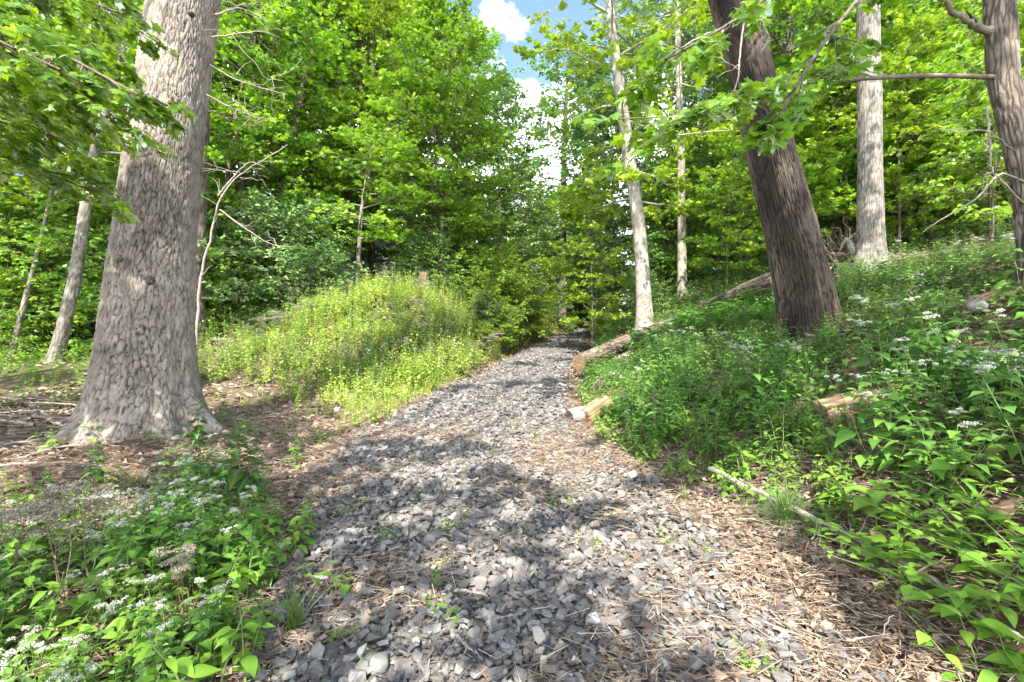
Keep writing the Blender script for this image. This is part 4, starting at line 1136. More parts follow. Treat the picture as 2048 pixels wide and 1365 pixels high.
bs = thing('bare_sapling', 'bare crooked pale sapling leaning right beside the great pine', 'young tree', tuple(at(393, 660, 7.5)[:2]) + (float(terrain(*at(393, 660, 7.5)[:2])),))
bare_limb(bs, [([at(393, 690, 7.5), at(396, 600, 7.5), at(404, 535, 7.5), at(425, 470, 7.5), at(434, 400, 7.5), at(465, 358, 7.5), at(510, 330, 7.5), at(575, 290, 7.6)], .024),
               ([at(436, 392, 7.5), at(470, 350, 7.5), at(500, 322, 7.4), at(530, 335, 7.4)], .012),
               ([at(480, 345, 7.5), at(430, 340, 7.4), at(395, 345, 7.4)], .008),
               ([at(440, 420, 7.5), at(480, 450, 7.3), at(540, 490, 7.2), at(590, 495, 7.2)], .008)], .03, 'twig_pale', 10, subs=6, sub=.5, name='stem')

# ================================================================== LOGS, STONES AND FALLEN WOOD
def log(name, label, A, B, r0, r1, style, mat, seed, cap='wood_fresh', nu=90, nv=160, broken=.0, cat='log'):
    A, B = np.array(A, float), np.array(B, float); L = np.linalg.norm(B - A)
    t = thing(name, label, cat, tuple(A))
    t.rotation_euler = Vector(B - A).to_track_quat('Z', 'Y').to_euler()
    rs = np.random.default_rng(seed)
    g, C, r = trunk_geo([(0, 0, 0), (.02, 0, L * .35), (-.03, .02, L * .7), (0, 0, L)], [r0, r0 * .97, (r0 + r1) / 2, r1], nu, nv, style, seed)
    V = np.concatenate(g.v)
    g.obj('bark', mat, t)
    def face(z, ring, name, sgn):
        rings = [ring * f for f in (1, .85, .7, .55, .4, .25, .1)]
        P, tone = [], []
        for k, q in enumerate(rings):
            zz = z + sgn * (.004 + broken * rs.random(len(q)) * (k > 0))
            P.append(np.stack([q[:, 0], q[:, 1], np.broadcast_to(zz, (len(q),))], -1)); tone.append(np.full(len(q), .25 + .5 * ((k * 37) % 10) / 10))
        P = np.concatenate(P); n = len(ring)
        i = np.arange(len(rings) - 1)[:, None] * n; j = np.arange(n)[None]
        F = np.stack([i + j, i + (j + 1) % n, i + n + (j + 1) % n, i + n + j], -1).reshape(-1, 4)
        gg = Geo(); gg.add(P, F, 0, rnd=np.clip(np.concatenate(tone) + rs.normal(0, .12, len(P)), 0, 1), h=.5)
        c = len(P) - n
        gg.add(np.concatenate([P[c:], [[0, 0, P[c, 2]]]]), np.array([[q, (q + 1) % n, n] for q in range(n)]), 0, rnd=.3, h=.5)
        gg.obj(name, cap, t)
    face(0, V[:nu, :2], 'cut_face', -1); face(L, V[-nu:, :2], 'cut_face', 1)
    return t
BARK['worn'] = (.05, 1.1, .020, .8)
p0 = at(1158, 726, 10.0); p1 = at(1372, 634, 13.6)
log('fallen_log', 'long weathered log with an orange sawn end reaching down to the path', p0, p1, .175, .12, 'worn', 'wood_weathered', 41)
log('fallen_log', 'upper fallen log resting against the dark leaning trunk', at(1404, 615, 12.4), at(1560, 560, 9.4), .15, .21, 'worn', 'wood_weathered', 42)
log('fallen_log', 'old dark log lying flat in the wood at the left edge', at(-60, 702, 12.5), at(200, 716, 12.5), .10, .09, 'worn', 'bark_brown', 43, cap='wood_weathered', nu=40)
log('fallen_log', 'dark log on the forest floor right of the great pine', at(440, 660, 13.5), at(500, 632, 13.8), .14, .12, 'worn', 'bark_brown', 44, cap='wood_weathered', nu=40)

def split_wood(name, label, A, B, prof, mats, seed, roll=0.0, cat='log', n=26):
    """a piece of split wood: an uneven profile along an axis, torn at the end"""
    A, B = np.array(A, float), np.array(B, float); L = np.linalg.norm(B - A)
    t = thing(name, label, cat, tuple(A))
    q = Vector(B - A).to_track_quat('Z', 'Y')
    t.rotation_euler = (q.to_matrix() @ Matrix.Rotation(roll, 3, 'Z')).to_euler()
    rs = np.random.default_rng(seed)
    P = np.array(prof, float)
    # resample the outline
    d = np.concatenate([[0], np.cumsum(np.linalg.norm(np.diff(np.vstack([P, P[:1]]), axis=0), axis=1))])
    s = np.linspace(0, d[-1], 72, endpoint=False); PP = np.vstack([P, P[:1]])
    o = np.stack([np.interp(s, d, PP[:, 0]), np.interp(s, d, PP[:, 1])], -1)
    z = np.linspace(0, L, n)
    S, Z = np.meshgrid(np.arange(72), z)
    gr = fbm(S * .45, Z * 1.6, 3, seed) - .5
    k = 1 + .22 * gr
    V = np.stack([o[None, :, 0] * k, o[None, :, 1] * k, Z + (Z < .001) * .05 * (fbm(S * .3, S * 0, 2, seed + 1) - .5)], -1)
    g = Geo(); i = np.arange(n - 1)[:, None] * 72; j = np.arange(72)[None]
    F = np.stack([i + j, i + (j + 1) % 72, i + 72 + (j + 1) % 72, i + 72 + j], -1).reshape(-1, 4)
    tone = np.clip(.5 + 1.6 * gr, 0, 1)
    g.add(V.reshape(-1, 3), F, 0, rnd=tone.ravel(), h=tone.ravel())
    g.obj('body', mats[0], t)
    for row, nm in ((0, 'cut_face'), (n - 1, 'cut_face')):
        gg = Geo(); v = np.concatenate([V[row], [V[row].mean(0)]])
        v[:, 2] += -.003 if row == 0 else .003
        gg.add(v, np.array([[q_, (q_ + 1) % 72, 72] for q_ in range(72)]), 0, rnd=np.append(tone[row], .4), h=.5)
        gg.obj(nm, mats[1], t)
    return t
SPLIT_ROLL = math.pi * .5
x, y, z = ground_at(1650, 868)
A = np.array([x - .02, y, z + .13]); dirn = np.array([1.0, -.22, .34])
split_wood('split_log', 'split log with a bright notched end sticking out of the weeds on the right', A, A + dirn * .72,
           [(-.09, -.11), (.02, -.12), (.12, -.09), (.13, .02), (.09, .11), (.0, .12), (-.09, .11), (-.11, .05), (-.025, .01), (-.04, -.03), (-.11, -.04)], ('wood_fresh', 'wood_fresh'), 51, roll=SPLIT_ROLL)
x, y, z = ground_at(1168, 846)
A = np.array([x - .19, y - .03, z + .075])
split_wood('wood_chunk', 'short pale barkless chunk of wood at the right edge of the path', A, A + np.array([.19, .08, .03]),
           [(.095 * math.cos(a), .095 * math.sin(a)) for a in np.linspace(0, 6.28, 13)[:-1]], ('wood_white', 'wood_weathered'), 52)
A = np.array([x + .02, y - .05, z + .08])
split_wood('wood_chunk', 'orange torn slab of split wood beside the pale chunk at the path edge', A, A + np.array([.34, .26, .15]),
           [(-.11, -.045), (.10, -.06), (.12, .02), (.02, .075), (-.09, .05)], ('wood_fresh', 'wood_fresh'), 53, roll=.9)
x, y, z = ground_at(1185, 800)
split_wood('wood_chunk', 'grey torn slab of wood leaning above the orange one in the weeds', (x + .1, y, z + .10), (x + .35, y + .5, z + .28),
           [(-.12, -.05), (.12, -.06), (.14, .03), (-.1, .05)], ('wood_weathered', 'wood_weathered'), 54, roll=.6)
# upturned roots with a broken log on the ridge
c = at(1690, 505, 11.2); gz = float(terrain(c[0], c[1]))
t = thing('root_plate', 'upturned reddish root mass left of the upright grey trunk', 'roots', (c[0], c[1], gz))
rs = np.random.default_rng(60); g = Geo()
for k in range(46):
    a = np.array([rs.normal(0, .16), rs.normal(0, .12), rs.uniform(.05, .5)])
    d = nrm(np.array([rs.normal(0, 1), rs.normal(-.2, .6), rs.normal(.35, .6)])); L = rs.uniform(.3, .85)
    tt = np.linspace(0, 1, 7); P = a + d * (L * tt)[:, None] + np.cumsum(rs.normal(0, .05, (7, 3)), 0)
    V, F = tube(P, rs.uniform(.012, .05) * (1 - .8 * tt) + .003, 6); g.add(V, F, 0, rnd=rs.random())
g.obj('roots', 'litter_brown', t)
log('broken_limb', 'short pale broken limb leaning on the upturned roots', at(1712, 508, 10.8), at(1690, 478, 11.0), .07, .05, 'smooth', 'wood_white', 61, nu=30, nv=40, cat='log')
# split stump on the mound
c = at(846, 566, 15.0); gz = float(terrain(c[0], c[1]))
split_wood('stump', 'broken yellowish brown stump with a split face on top of the mound', (c[0], c[1], gz - .2), (c[0] + .02, c[1], at(846, 546, 15.0)[2]),
           [(-.17, -.10), (-.05, -.15), (.12, -.12), (.17, 0), (.1, .14), (-.1, .13)], ('stump_wood', 'wood_weathered'), 62, cat='stump')

def rock(name, label, loc, size, mat, seed, rz=0.0, cat='stone', sub=28):
    rs = np.random.default_rng(seed)
    u, v = np.meshgrid(np.linspace(0, 2 * np.pi, sub * 2, endpoint=False), np.linspace(.02, np.pi - .02, sub))
    d = np.stack([np.cos(u) * np.sin(v), np.sin(u) * np.sin(v), np.cos(v)], -1)
    d = np.sign(d) * np.abs(d) ** .82
    k = 1 + .22 * (fbm(d[..., 0] * 1.7 + seed, d[..., 1] * 1.7 + d[..., 2] * 1.3, 3, seed) - .5) + .05 * (fbm(d[..., 0] * 7, d[..., 1] * 7 + d[..., 2] * 5, 3, seed) - .5)
    V = (d * k[..., None] * np.array(size)).reshape(-1, 3)
    n = sub * 2; i = np.arange(sub - 1)[:, None] * n; j = np.arange(n)[None]
    g = Geo(); g.add(V, np.stack([i + j, i + n + j, i + n + (j + 1) % n, i + (j + 1) % n], -1).reshape(-1, 4), 0, rnd=.5 + .8 * (k.ravel() - 1) * 2)
    o = g.obj(name, mat); o.location = loc; o.rotation_euler = (0, 0, rz)
    return tag(o, label, cat)
x, y, z = ground_at(2012, 752)
rock('boulder', 'flat grey boulder behind the white flowers at the right edge', (x + .34, y + .2, z - .01), (.5, .45, .22), 'boulder_grey', 71, .4)
for k, (px, py, s, lab) in enumerate((
    (682, 1088, .042, 'rounded tan stone at the left edge of the gravel'), (678, 1118, .036, 'rounded tan stone just below another at the left gravel edge'),
    (563, 1122, .035, 'small buff stone under the weeds left of the gravel'), (1022, 1132, .036, 'pale egg shaped stone standing on the grey gravel'),
    (585, 1150, .03, 'small grey stone at the foot of the weeds on the left'), (758, 1345, .05, 'smooth blue grey stone at the bottom of the gravel'),
    (1338, 1002, .04, 'pale stone on the brown litter at the right of the path'), (1955, 628, .13, 'pale flat stone on the bare soil of the right bank'))):
    x, y, z = ground_at(px, py)
    rock('stone', lab, (x, y, z + s * .55), (s, s * .75, s * .6), 'wood_white' if 'pale' in lab else 'boulder_grey', 80 + k, k, sub=12)

def stick(label, pxs, r, mat='twig_pale', lift=.034, seed=0, name='stick', subs=0):
    P = []
    for (px, py) in pxs:
        x, y, z = ground_at(px, py); P.append((x, y, z + r + lift))
    o = P[0]
    t = thing(name, label, 'stick', o)
    bare_limb(t, [(P, r)], r, mat, seed, subs=subs, sub=.25, name='stem')
    return t
GS = 'sticks scattered on the ground'
SK = [
    ('long grey stick lying along the lower right edge of the path', [(1420, 965), (1560, 1040), (1700, 1110), (1850, 1195), (1960, 1290), (2060, 1345)], .016, 'twig_pale'),
    ('long thin grey stick beside the longest one at lower right', [(1640, 1085), (1760, 1160), (1860, 1235), (1985, 1310)], .011, 'bark_brown'),
    ('thin straight twig crossing the litter below the grass tuft', [(1480, 985), (1600, 1060), (1720, 1130)], .006, 'twig_pale'),
    ('curled upright grey twig right of the grass tuft', [(1660, 1140), (1690, 1110), (1702, 1075), (1695, 1045)], .005, 'twig_pale'),
    ('tan stick lying on the litter at the right of the gravel', [(1440, 1180), (1475, 1225), (1505, 1262)], .008, 'litter_brown'),
    ('brown stick lying across the litter near the bottom right', [(1690, 1300), (1780, 1295), (1860, 1300)], .006, 'litter_brown'),
    ('short tan stick in the middle of the gravel', [(910, 1198), (945, 1203), (975, 1210)], .008, 'twig_pale'),
    ('short tan stick at the left of the gravel', [(700, 1098), (725, 1093), (752, 1086)], .009, 'twig_pale'),
    ('curved tan twig low on the gravel', [(905, 1290), (925, 1308), (945, 1325)], .009, 'twig_pale'),
    ('thin dark twig on the left gravel', [(745, 1215), (775, 1198), (800, 1180)], .005, 'bark_brown'),
    ('white wood chip lying on the right of the gravel', [(1226, 1082), (1250, 1082), (1272, 1086)], .011, 'wood_white'),
    ('grey stick lying at the right edge of the gravel by the torn wood', [(1118, 775), (1138, 779), (1158, 783)], .022, 'twig_pale'),
    ('twig lying on brown litter right of the path, upper one', [(1395, 990), (1430, 1000), (1500, 1005)], .010, 'twig_pale'),
    ('pale forked stick at the foot of the great pine', [(85, 832), (110, 858), (140, 862), (160, 866), (168, 882)], .022, 'twig_pale'),
    ('straight pale stick lying before the roots of the great pine', [(-20, 945), (60, 938), (140, 936), (205, 945)], .010, 'twig_pale'),
    ('thin stick lying across the roots of the great pine', [(30, 930), (110, 905), (180, 898), (260, 905)], .008, 'twig_pale'),
    ('crooked stick right of the great pine on bare soil', [(425, 775), (470, 782), (520, 770), (555, 745)], .014, 'twig_pale'),
    ('long crooked branch lying in the shade right of the great pine', [(445, 655), (470, 672), (500, 680), (520, 688)], .026, 'twig_pale'),
    ('fallen branch under the grey green shrub', [(500, 664), (545, 660), (580, 648)], .035, 'bark_brown'),
    ('thin branch lying over the weeds right of the great pine', [(400, 712), (460, 706), (520, 716), (560, 735)], .010, 'bark_brown'),
    ('bent grey stick lying on the ridge near the right edge', [(1795, 525), (1870, 512), (1960, 500), (2060, 488)], .02, 'bark_brown'),
    ('grey twig arching over the dark soil beside the boulder', [(1912, 690), (1940, 712), (1980, 722), (2040, 735)], .008, 'twig_pale'),
]
for k, (lab, pxs, r_, m_) in enumerate(SK): stick(lab, pxs, r_ * (1.3 if k < 3 else 1), m_, lift=.085 if k < 3 else .034, seed=400 + k, subs=2 if r_ > .009 else 1)
# brush pile left of the pine: every stick a thing
rs = np.random.default_rng(90)
for k in range(34):
    px0 = rs.uniform(-60, 150); py0 = rs.uniform(800, 905)
    x, y, z = ground_at(px0, py0); a = rs.uniform(-.35, .5) + (math.pi if rs.random() < .3 else 0); L = rs.uniform(.5, 1.7)
    h0 = rs.uniform(.01, .30) * math.exp(-((py0 - 845) / 40) ** 2)
    P = [(x + math.cos(a) * L * f, y + math.sin(a) * L * f * .6, float(terrain(x + math.cos(a) * L * f, y + math.sin(a) * L * f * .6)) + .02 + h0 * (1 - .7 * f)) for f in (0, .35, .7, 1)]
    t = thing('stick', 'bare stick in the brush pile left of the great pine', 'stick', P[0], group='sticks in the brush pile')
    bare_limb(t, [(P, rs.uniform(.006, .017))], .01, ['bark_brown', 'bark_brown', 'bark_grey', 'wood_weathered'][k % 4], 500 + k, subs=2, sub=.3, name='stem')

# pine cone
x, y, z = ground_at(845, 1268)
t = thing('pine_cone', 'brown pine cone lying on the gravel near the bottom', 'pine cone', (x, y, z + .028), .6)
g = Geo(); rs = np.random.default_rng(95)
k = np.arange(70); a = k * 2.39996; f = k / 70; rr = .026 * np.sin(np.pi * (.12 + .85 * f)); zz = (f - .5) * .085
P = np.stack([zz, rr * np.cos(a) * .35, rr * np.sin(a) * .35], -1); D = np.stack([.5 + 0 * a, np.cos(a), np.sin(a)], -1)
leaves('ovate', P, D, np.stack([-np.ones(70), .5 * np.cos(a), .5 * np.sin(a)], -1), .026, rs, None, g); g.obj('scales', 'litter_brown', t)
V, F = tube([(-.042, 0, 0), (0, 0, 0), (.04, 0, 0)], [.004, .009, .003], 8); gg = Geo(); gg.add(V, F, 0, rnd=.1); gg.obj('core', 'litter_brown', t)

# ================================================================== HOUSE beyond the trees
hx, hy = -8.4, 28.0; hz = 4.2
t = thing('house', 'pale house with a grey roof glimpsed between the trees beyond the mound', 'house', (hx, hy, hz))
def boxg(g, x0, x1, y0, y1, z0, z1):
    V = [(x0, y0, z0), (x1, y0, z0), (x1, y1, z0), (x0, y1, z0), (x0, y0, z1), (x1, y0, z1), (x1, y1, z1), (x0, y1, z1)]
    g.add(V, [(0, 3, 2, 1), (4, 5, 6, 7), (0, 1, 5, 4), (1, 2, 6, 5), (2, 3, 7, 6), (3, 0, 4, 7)], 0, rnd=.5); return g
g = Geo(); boxg(g, -5, 5, 0, 7, -1.5, 2.6)
for k in range(20): boxg(g, -5.01, 5.01, -.02, 0, -1.4 + k * .2, -1.4 + k * .2 + .17)
g.obj('wall', 'house_wall', t, smooth=False)
g = Geo(); V = [(-5.4, -.5, 2.5), (5.4, -.5, 2.5), (5.4, 3.5, 4.6), (-5.4, 3.5, 4.6), (5.4, 7.5, 2.5), (-5.4, 7.5, 2.5), (-5.4, -.5, 2.62), (5.4, -.5, 2.62), (5.4, 3.5, 4.74), (-5.4, 3.5, 4.74), (5.4, 7.5, 2.62), (-5.4, 7.5, 2.62)]
g.add(V, [(0, 1, 2, 3), (3, 2, 4, 5), (6, 9, 8, 7), (9, 11, 10, 8), (0, 6, 7, 1), (5, 4, 10, 11)], 0, rnd=.5)
g.add([(-5.01, 0, 2.6), (-5.01, 7, 2.6), (-5.01, 3.5, 4.45), (5.01, 0, 2.6), (5.01, 7, 2.6), (5.01, 3.5, 4.45)], [(0, 1, 2), (3, 5, 4)], 0, rnd=.5)
g.obj('roof', 'house_roof', t, smooth=False)
for wx in (-3.2, -.6, 2.4):
    g = Geo(); boxg(g, wx - .55, wx + .55, -.07, -.025, .5, 1.9); w = g.obj('window', 'house_trim', t, smooth=False)
    g = Geo(); boxg(g, wx - .45, wx + .45, -.085, -.072, .6, 1.8); g.obj('pane', 'window_glass', w, smooth=False)
# ================================================================== PLANTS
def stems_of(rs, n, h, lean, base_r, seg=7, curve=.15):
    """n stems from one foot; returns list of polylines"""
    out = []
    for k in range(n):
        az = rs.uniform(0, 6.28); ln = lean * rs.uniform(.3, 1.2)
        hh = h * rs.uniform(.65, 1.08)
        t = np.linspace(0, 1, seg)
        b = np.array([math.cos(az), math.sin(az)])
        o = rs.normal(0, base_r, 2)
        xy = o + b * (ln * hh * t ** 1.4)[:, None] + np.cumsum(rs.normal(0, .012 * hh, (seg, 2)), 0)
        P = np.concatenate([xy, (hh * (t - curve * t * t * ln))[:, None]], 1)
        out.append(P)
    return out

def floret(rs, geo, c, r, n, up, size=.0075):
    """a flat fuzzy head of tiny flowers"""
    a = rs.uniform(0, 6.28, n); q = r * np.sqrt(rs.random(n))
    P = np.array(c) + np.stack([q * np.cos(a), q * np.sin(a), up * (1 - (q / r) ** 2) + rs.normal(0, .003, n)], -1)
    D = nrm(np.stack([rs.normal(0, .8, n), rs.normal(0, .8, n), rs.uniform(.2, 1.2, n)], -1))
    N = nrm(rs.normal(0, .5, (n, 3)) + np.array([0, 0, 1.0]))
    leaves('quad', P, D, N, size * rs.uniform(.8, 1.6, n), rs, rs.random(n), geo)

def herb(name, seed, h, nst, pairs, shape, ls, lean=.3, base_r=.05, flowers=0, head=.028, petal='petal_white', leafm='herb_green', stemm='stem_green', start=.2, prof=(.75, 1, .45), droop=.35, petiole=.25, r0=.004, fsize=.0075, cat='plant', nfl=46, hup=(.03, .07), hn=(3, 6)):
    rs = np.random.default_rng(seed)
    t = thing(name, '', cat)
    sg, lg = Geo(), Geo()
    heads = []
    for P in stems_of(rs, nst, h, lean, base_r):
        tt = np.linspace(0, 1, len(P))
        V, F = tube(P, r0 * (1 - .6 * tt), 5); sg.add(V, F, 0, rnd=rs.random(), h=.5)
        f = start + (1 - start) * (np.arange(pairs) + rs.uniform(-.2, .2, pairs)) / max(1, pairs - 1)
        f = f.clip(start, 1)
        c = np.stack([np.interp(f, tt, P[:, k]) for k in range(3)], -1)
        a0 = rs.uniform(0, 6.28)
        S = ls * np.interp(f, [0, .45, 1], prof)
        for side in (0, math.pi):
            az = a0 + np.arange(pairs) * 1.5708 + side + rs.normal(0, .25, pairs)
            up = np.interp(f, [0, 1], [.05, .55])
            D = nrm(np.stack([np.cos(az), np.sin(az), up + rs.normal(0, .15, pairs)], -1))
            Q = c + D * (S * petiole)[:, None]
            V, F = cones(c, Q, .0016, .0012, 3); sg.add(V, F, 0, rnd=.5, h=.5)
            D2 = D.copy(); D2[:, 2] -= droop + rs.normal(0, .12, pairs); D2 = nrm(D2)
            N = np.stack([rs.normal(0, .22, pairs), rs.normal(0, .22, pairs), np.ones(pairs)], -1)
            leaves(shape, Q, D2, N, S * rs.uniform(.8, 1.2, pairs), rs, np.clip(rs.normal(.5, .25, pairs), 0, 1), lg)
        heads.append(P[-1])
    if flowers:
        order = rs.permutation(len(heads))[:flowers]
        for k in order:
            top = heads[k]
            fg = Geo()
            for m in range(rs.integers(*hn)):
                o = np.array([rs.normal(0, head * 1.1), rs.normal(0, head * 1.1), rs.uniform(*hup)])
                V, F = cones([top - [0, 0, .01]], [top + o], .0014, .001, 3); sg.add(V, F, 0, rnd=.5, h=.5)
                floret(rs, fg, top + o, head * rs.uniform(.6, 1.1), nfl, .012 if nfl > 20 else .002, fsize)
            fg.obj('flower_head', petal, t, smooth=False)
    sg.obj('stem', stemm, t)
    lg.obj('leaves' if False else 'foliage', leafm, t, smooth=True)
    return t

def fern_proto(name, seed, nf, L):
    rs = np.random.default_rng(seed)
    t = thing(name, '', 'fern')
    g = Geo()
    tt = np.linspace(0, 1, 14)
    P = np.stack([0 * tt, L * (tt * .82), L * (.75 * tt - .62 * tt ** 2.2)], -1)
    V, F = tube(P, .004 * (1 - .8 * tt) + .0008, 5); g.add(V, F, 0, rnd=.9)
    n = 26
    f = np.linspace(.14, .99, n)
    c = np.stack([np.interp(f, tt, P[:, k]) for k in range(3)], -1)
    S = L * .24 * np.sin(np.pi * np.clip(f * .86 + .1, 0, 1)) ** .8
    for sgn in (-1, 1):
        D = nrm(np.stack([sgn * np.ones(n), .35 + .3 * f, -.12 + rs.normal(0, .05, n)], -1))
        # each pinna is cut into small lobes
        for k in range(7):
            u = (k + .5) / 7.5
            Q = c + D * (S * u)[:, None]
            for s2 in (-1, 1):
                D2 = nrm(D * .55 + s2 * np.array([0, .8, 0]) + rs.normal(0, .06, (n, 3)))
                leaves('quad', Q, D2, np.array([[0, -.1, 1.0]]).repeat(n, 0), S * .22 * (1.1 - .75 * u), rs, np.clip(rs.normal(.5, .2, n), 0, 1), g)
    me = g.mesh('frond', ['fern_green'], False)
    for k in range(nf):
        o = bpy.data.objects.new('frond', me); COL.objects.link(o); o.parent = t
        s = rs.uniform(.7, 1.1)
        o.rotation_euler = (rs.uniform(-.25, .3), rs.uniform(-.2, .2), k * 6.283 / nf + rs.normal(0, .25)); o.scale = (s, s, s)
    return t

def tuft_geo(rs, n, L, w, spread, lay=.6, g=None, o=(0, 0, 0)):
    g = g or Geo()
    seg = 5
    az = rs.uniform(0, 6.28, n); ln = L * rs.uniform(.5, 1.1, n); sp = spread * rs.uniform(.15, 1.1, n)
    t = np.linspace(0, 1, seg)
    b = np.stack([np.cos(az), np.sin(az)], -1)
    r_ = (sp * ln)[:, None] * t[None] ** 1.5
    z = ln[:, None] * (t[None] * (1 - .25 * sp[:, None]) - lay * sp[:, None] * t[None] ** 2.2)
    P = np.concatenate([b[:, None] * r_[..., None] + rs.normal(0, L * .06, (n, 1, 2)), np.maximum(z, .004)[..., None]], -1) + np.array(o)
    sd = np.stack([-np.sin(az), np.cos(az), 0 * az], -1)[:, None] * (w * (1 - t ** 2 * .92))[None, :, None]
    V = np.stack([P - sd, P + sd], 2).reshape(-1, 3)
    i = np.arange(n)[:, None] * seg * 2 + np.arange(seg - 1)[None] * 2
    F = np.stack([i, i + 1, i + 3, i + 2], -1).reshape(-1, 4)
    g.add(V, F, 0, rnd=np.repeat(np.clip(rs.beta(1.6, 2.4, n), 0, 1), seg * 2))
    return g
def tuft(label, px, py, n, L, w, spread, mat, seed, lay=.6):
    x, y, z = ground_at(px, py)
    o = tuft_geo(np.random.default_rng(seed), n, L, w, spread, lay).obj('grass_tuft', mat)
    o.location = (x, y, z)
    return tag(o, label, 'grass tuft')

snake_a = herb('snakeroot', 601, .62, 5, 7, 'heart', .15, lean=.35, flowers=2, head=.024, r0=.0045)
snake_b = herb('snakeroot', 602, .5, 4, 6, 'heart', .14, lean=.45, flowers=2)
snake_c = herb('snakeroot', 603, .42, 5, 5, 'heart', .12, lean=.5, flowers=0)
snake_d = herb('snakeroot', 607, .55, 5, 7, 'heart', .07, lean=.4, flowers=4, head=.024, leafm='shrub_grey')
lance_a = herb('tall_herb', 604, .62, 5, 11, 'lance', .13, lean=.25, prof=(.9, 1, .6), petiole=.05, droop=.15, leafm='herb_green')
lance_b = herb('tall_herb', 605, .45, 4, 9, 'lance', .115, lean=.35, prof=(.9, 1, .6), petiole=.05, droop=.15, leafm='herb_bright')
nettle = herb('leafy_herb', 606, .30, 6, 5, 'ovate', .085, lean=.5, base_r=.09, leafm='herb_bright')
vine = herb('trailing_vine', 608, .36, 5, 5, 'ovate', .11, lean=1.5, base_r=.06, leafm='herb_bright', droop=.25, start=.15)
dark_stem = herb('leafy_weed', 609, .62, 3, 9, 'heart', .105, lean=.3, leafm='bough_dark', stemm='stem_brown')
bigleaf = herb('broad_leaf_plant', 610, .36, 1, 6, 'ovate', .21, lean=.1, leafm='herb_bright', start=.45, prof=(1, 1, .8), petiole=.1, droop=.2)
weed = herb('small_weed', 611, .07, 9, 4, 'small', .028, lean=1.2, base_r=.03, leafm='herb_lime', r0=.0015)
weed_y = herb('small_weed', 612, .07, 9, 4, 'small', .028, lean=1.2, base_r=.03, leafm='herb_lime', r0=.0015, flowers=4, head=.004, petal='petal_yellow', fsize=.006, nfl=6, hup=(.004, .012), hn=(1, 2))
seedling = herb('seedling', 613, .11, 3, 3, 'ovate', .055, lean=.6, base_r=.02, leafm='herb_bright', r0=.002)
seedhead = herb('dried_weed', 614, .5, 5, 3, 'lance', .05, lean=.35, flowers=5, head=.06, nfl=130, petal='seed_grey', stemm='stem_brown', leafm='grass_dry', fsize=.010)
golden = herb('goldenrod', 615, .95, 6, 16, 'lance', .10, lean=.22, base_r=.10, prof=(.8, 1, .6), petiole=.03, droop=.1, leafm='herb_bright')
bushy = herb('bushy_weed', 616, .62, 10, 9, 'ovate', .072, lean=.5, base_r=.10, leafm='herb_lime', flowers=4, head=.016, petal='seed_grey', fsize=.006)
fern = fern_proto('fern', 620, 9, .62)

PL = []      # spots taken, to keep plants apart
def free(x, y, r):
    for (a, b, q) in PL:
        if (a - x) ** 2 + (b - y) ** 2 < ((r + q) * .5) ** 2: return False
    PL.append((x, y, r)); return True
def put(proto, x, y, s, label, group=None, rz=None, mats=None, sz=None, tilt=(0, 0), sink=.01):
    first = proto.name not in used; used.add(proto.name)
    z = float(terrain(x, y)) - sink
    return place(proto, first, (x, y, z), random.Random(int(x * 1000 + y * 77)).uniform(0, 6.28) if rz is None else rz, s, label, group, mats, sz, tilt)
def putp(proto, px, py, s, label, group=None, **k):
    x, y, z = ground_at(px, py)
    free(x, y, .3 * s)
    return put(proto, x, y, s, label, group, **k)

# plants that stand out
putp(bigleaf, 1752, 1062, 1.0, 'bright broad leaved plant with toothed leaves on bare soil right of the grass tuft')
putp(snake_b, 1890, 1000, .85, 'dark green leafy plant between the broad leaved plant and the flowers')
putp(dark_stem, 492, 1040, 1.2, 'tall dark leafy stem at the left edge of the gravel')
putp(dark_stem, 385, 905, .9, 'drooping weed with pale buds against the right root of the great pine')
putp(dark_stem, 205, 985, .7, 'young heart leaved plant before the foot of the great pine')
putp(seedhead, 120, 1215, 1.0, 'dried grey seed heads in the weeds at the left')
putp(seedhead, 20, 1215, .95, 'dried grey seed heads at the left edge of the picture')
putp(seedhead, 370, 1235, .55, 'small dried brown seed heads among the flowering weeds')
putp(golden, 790, 655, .95, 'tall dark green goldenrod standing above the weeds on the mound')
putp(golden, 862, 640, .8, 'goldenrod clump beside the stump on the mound')
putp(golden, 1770, 705, .75, 'tall upright leafy stem on the right bank between trunk and boulder')
putp(lance_a, 1622, 735, .9, 'leafy stems growing at the foot of the dark leaning trunk')
putp(lance_a, 1665, 740, .75, 'shorter leafy stems right of the foot of the dark leaning trunk')
tuft('arching green grass tuft at the edge of the litter on the right', 1572, 1052, 520, .36, .0024, 1.0, 'grass_green', 701, .62)
tuft('long drooping grass clump under the fallen log', 1245, 765, 260, .55, .002, .8, 'grass_green', 702, .75)
tuft('dark fine grass tuft on the bare cut bank', 1540, 815, 160, .30, .002, .8, 'grass_green', 703, .7)
tuft('small green grass tuft on the left edge of the gravel', 588, 1270, 90, .26, .0025, .6, 'grass_green', 704, .3)
tuft('small thin grass tuft on the litter right of the path', 1368, 1000, 60, .14, .0018, .9, 'grass_green', 705, .5)
tuft('faint grass tuft at the litter edge below the weeds', 1345, 960, 60, .16, .0018, .9, 'grass_dry', 706, .5)
tuft('tan dried grass lying beside the great pine roots', 635, 885, 110, .26, .0018, 1.2, 'grass_dry', 707, .7)
tuft('dried grass patch before the roots of the great pine', 275, 975, 110, .24, .0018, 1.2, 'grass_dry', 708, .7)

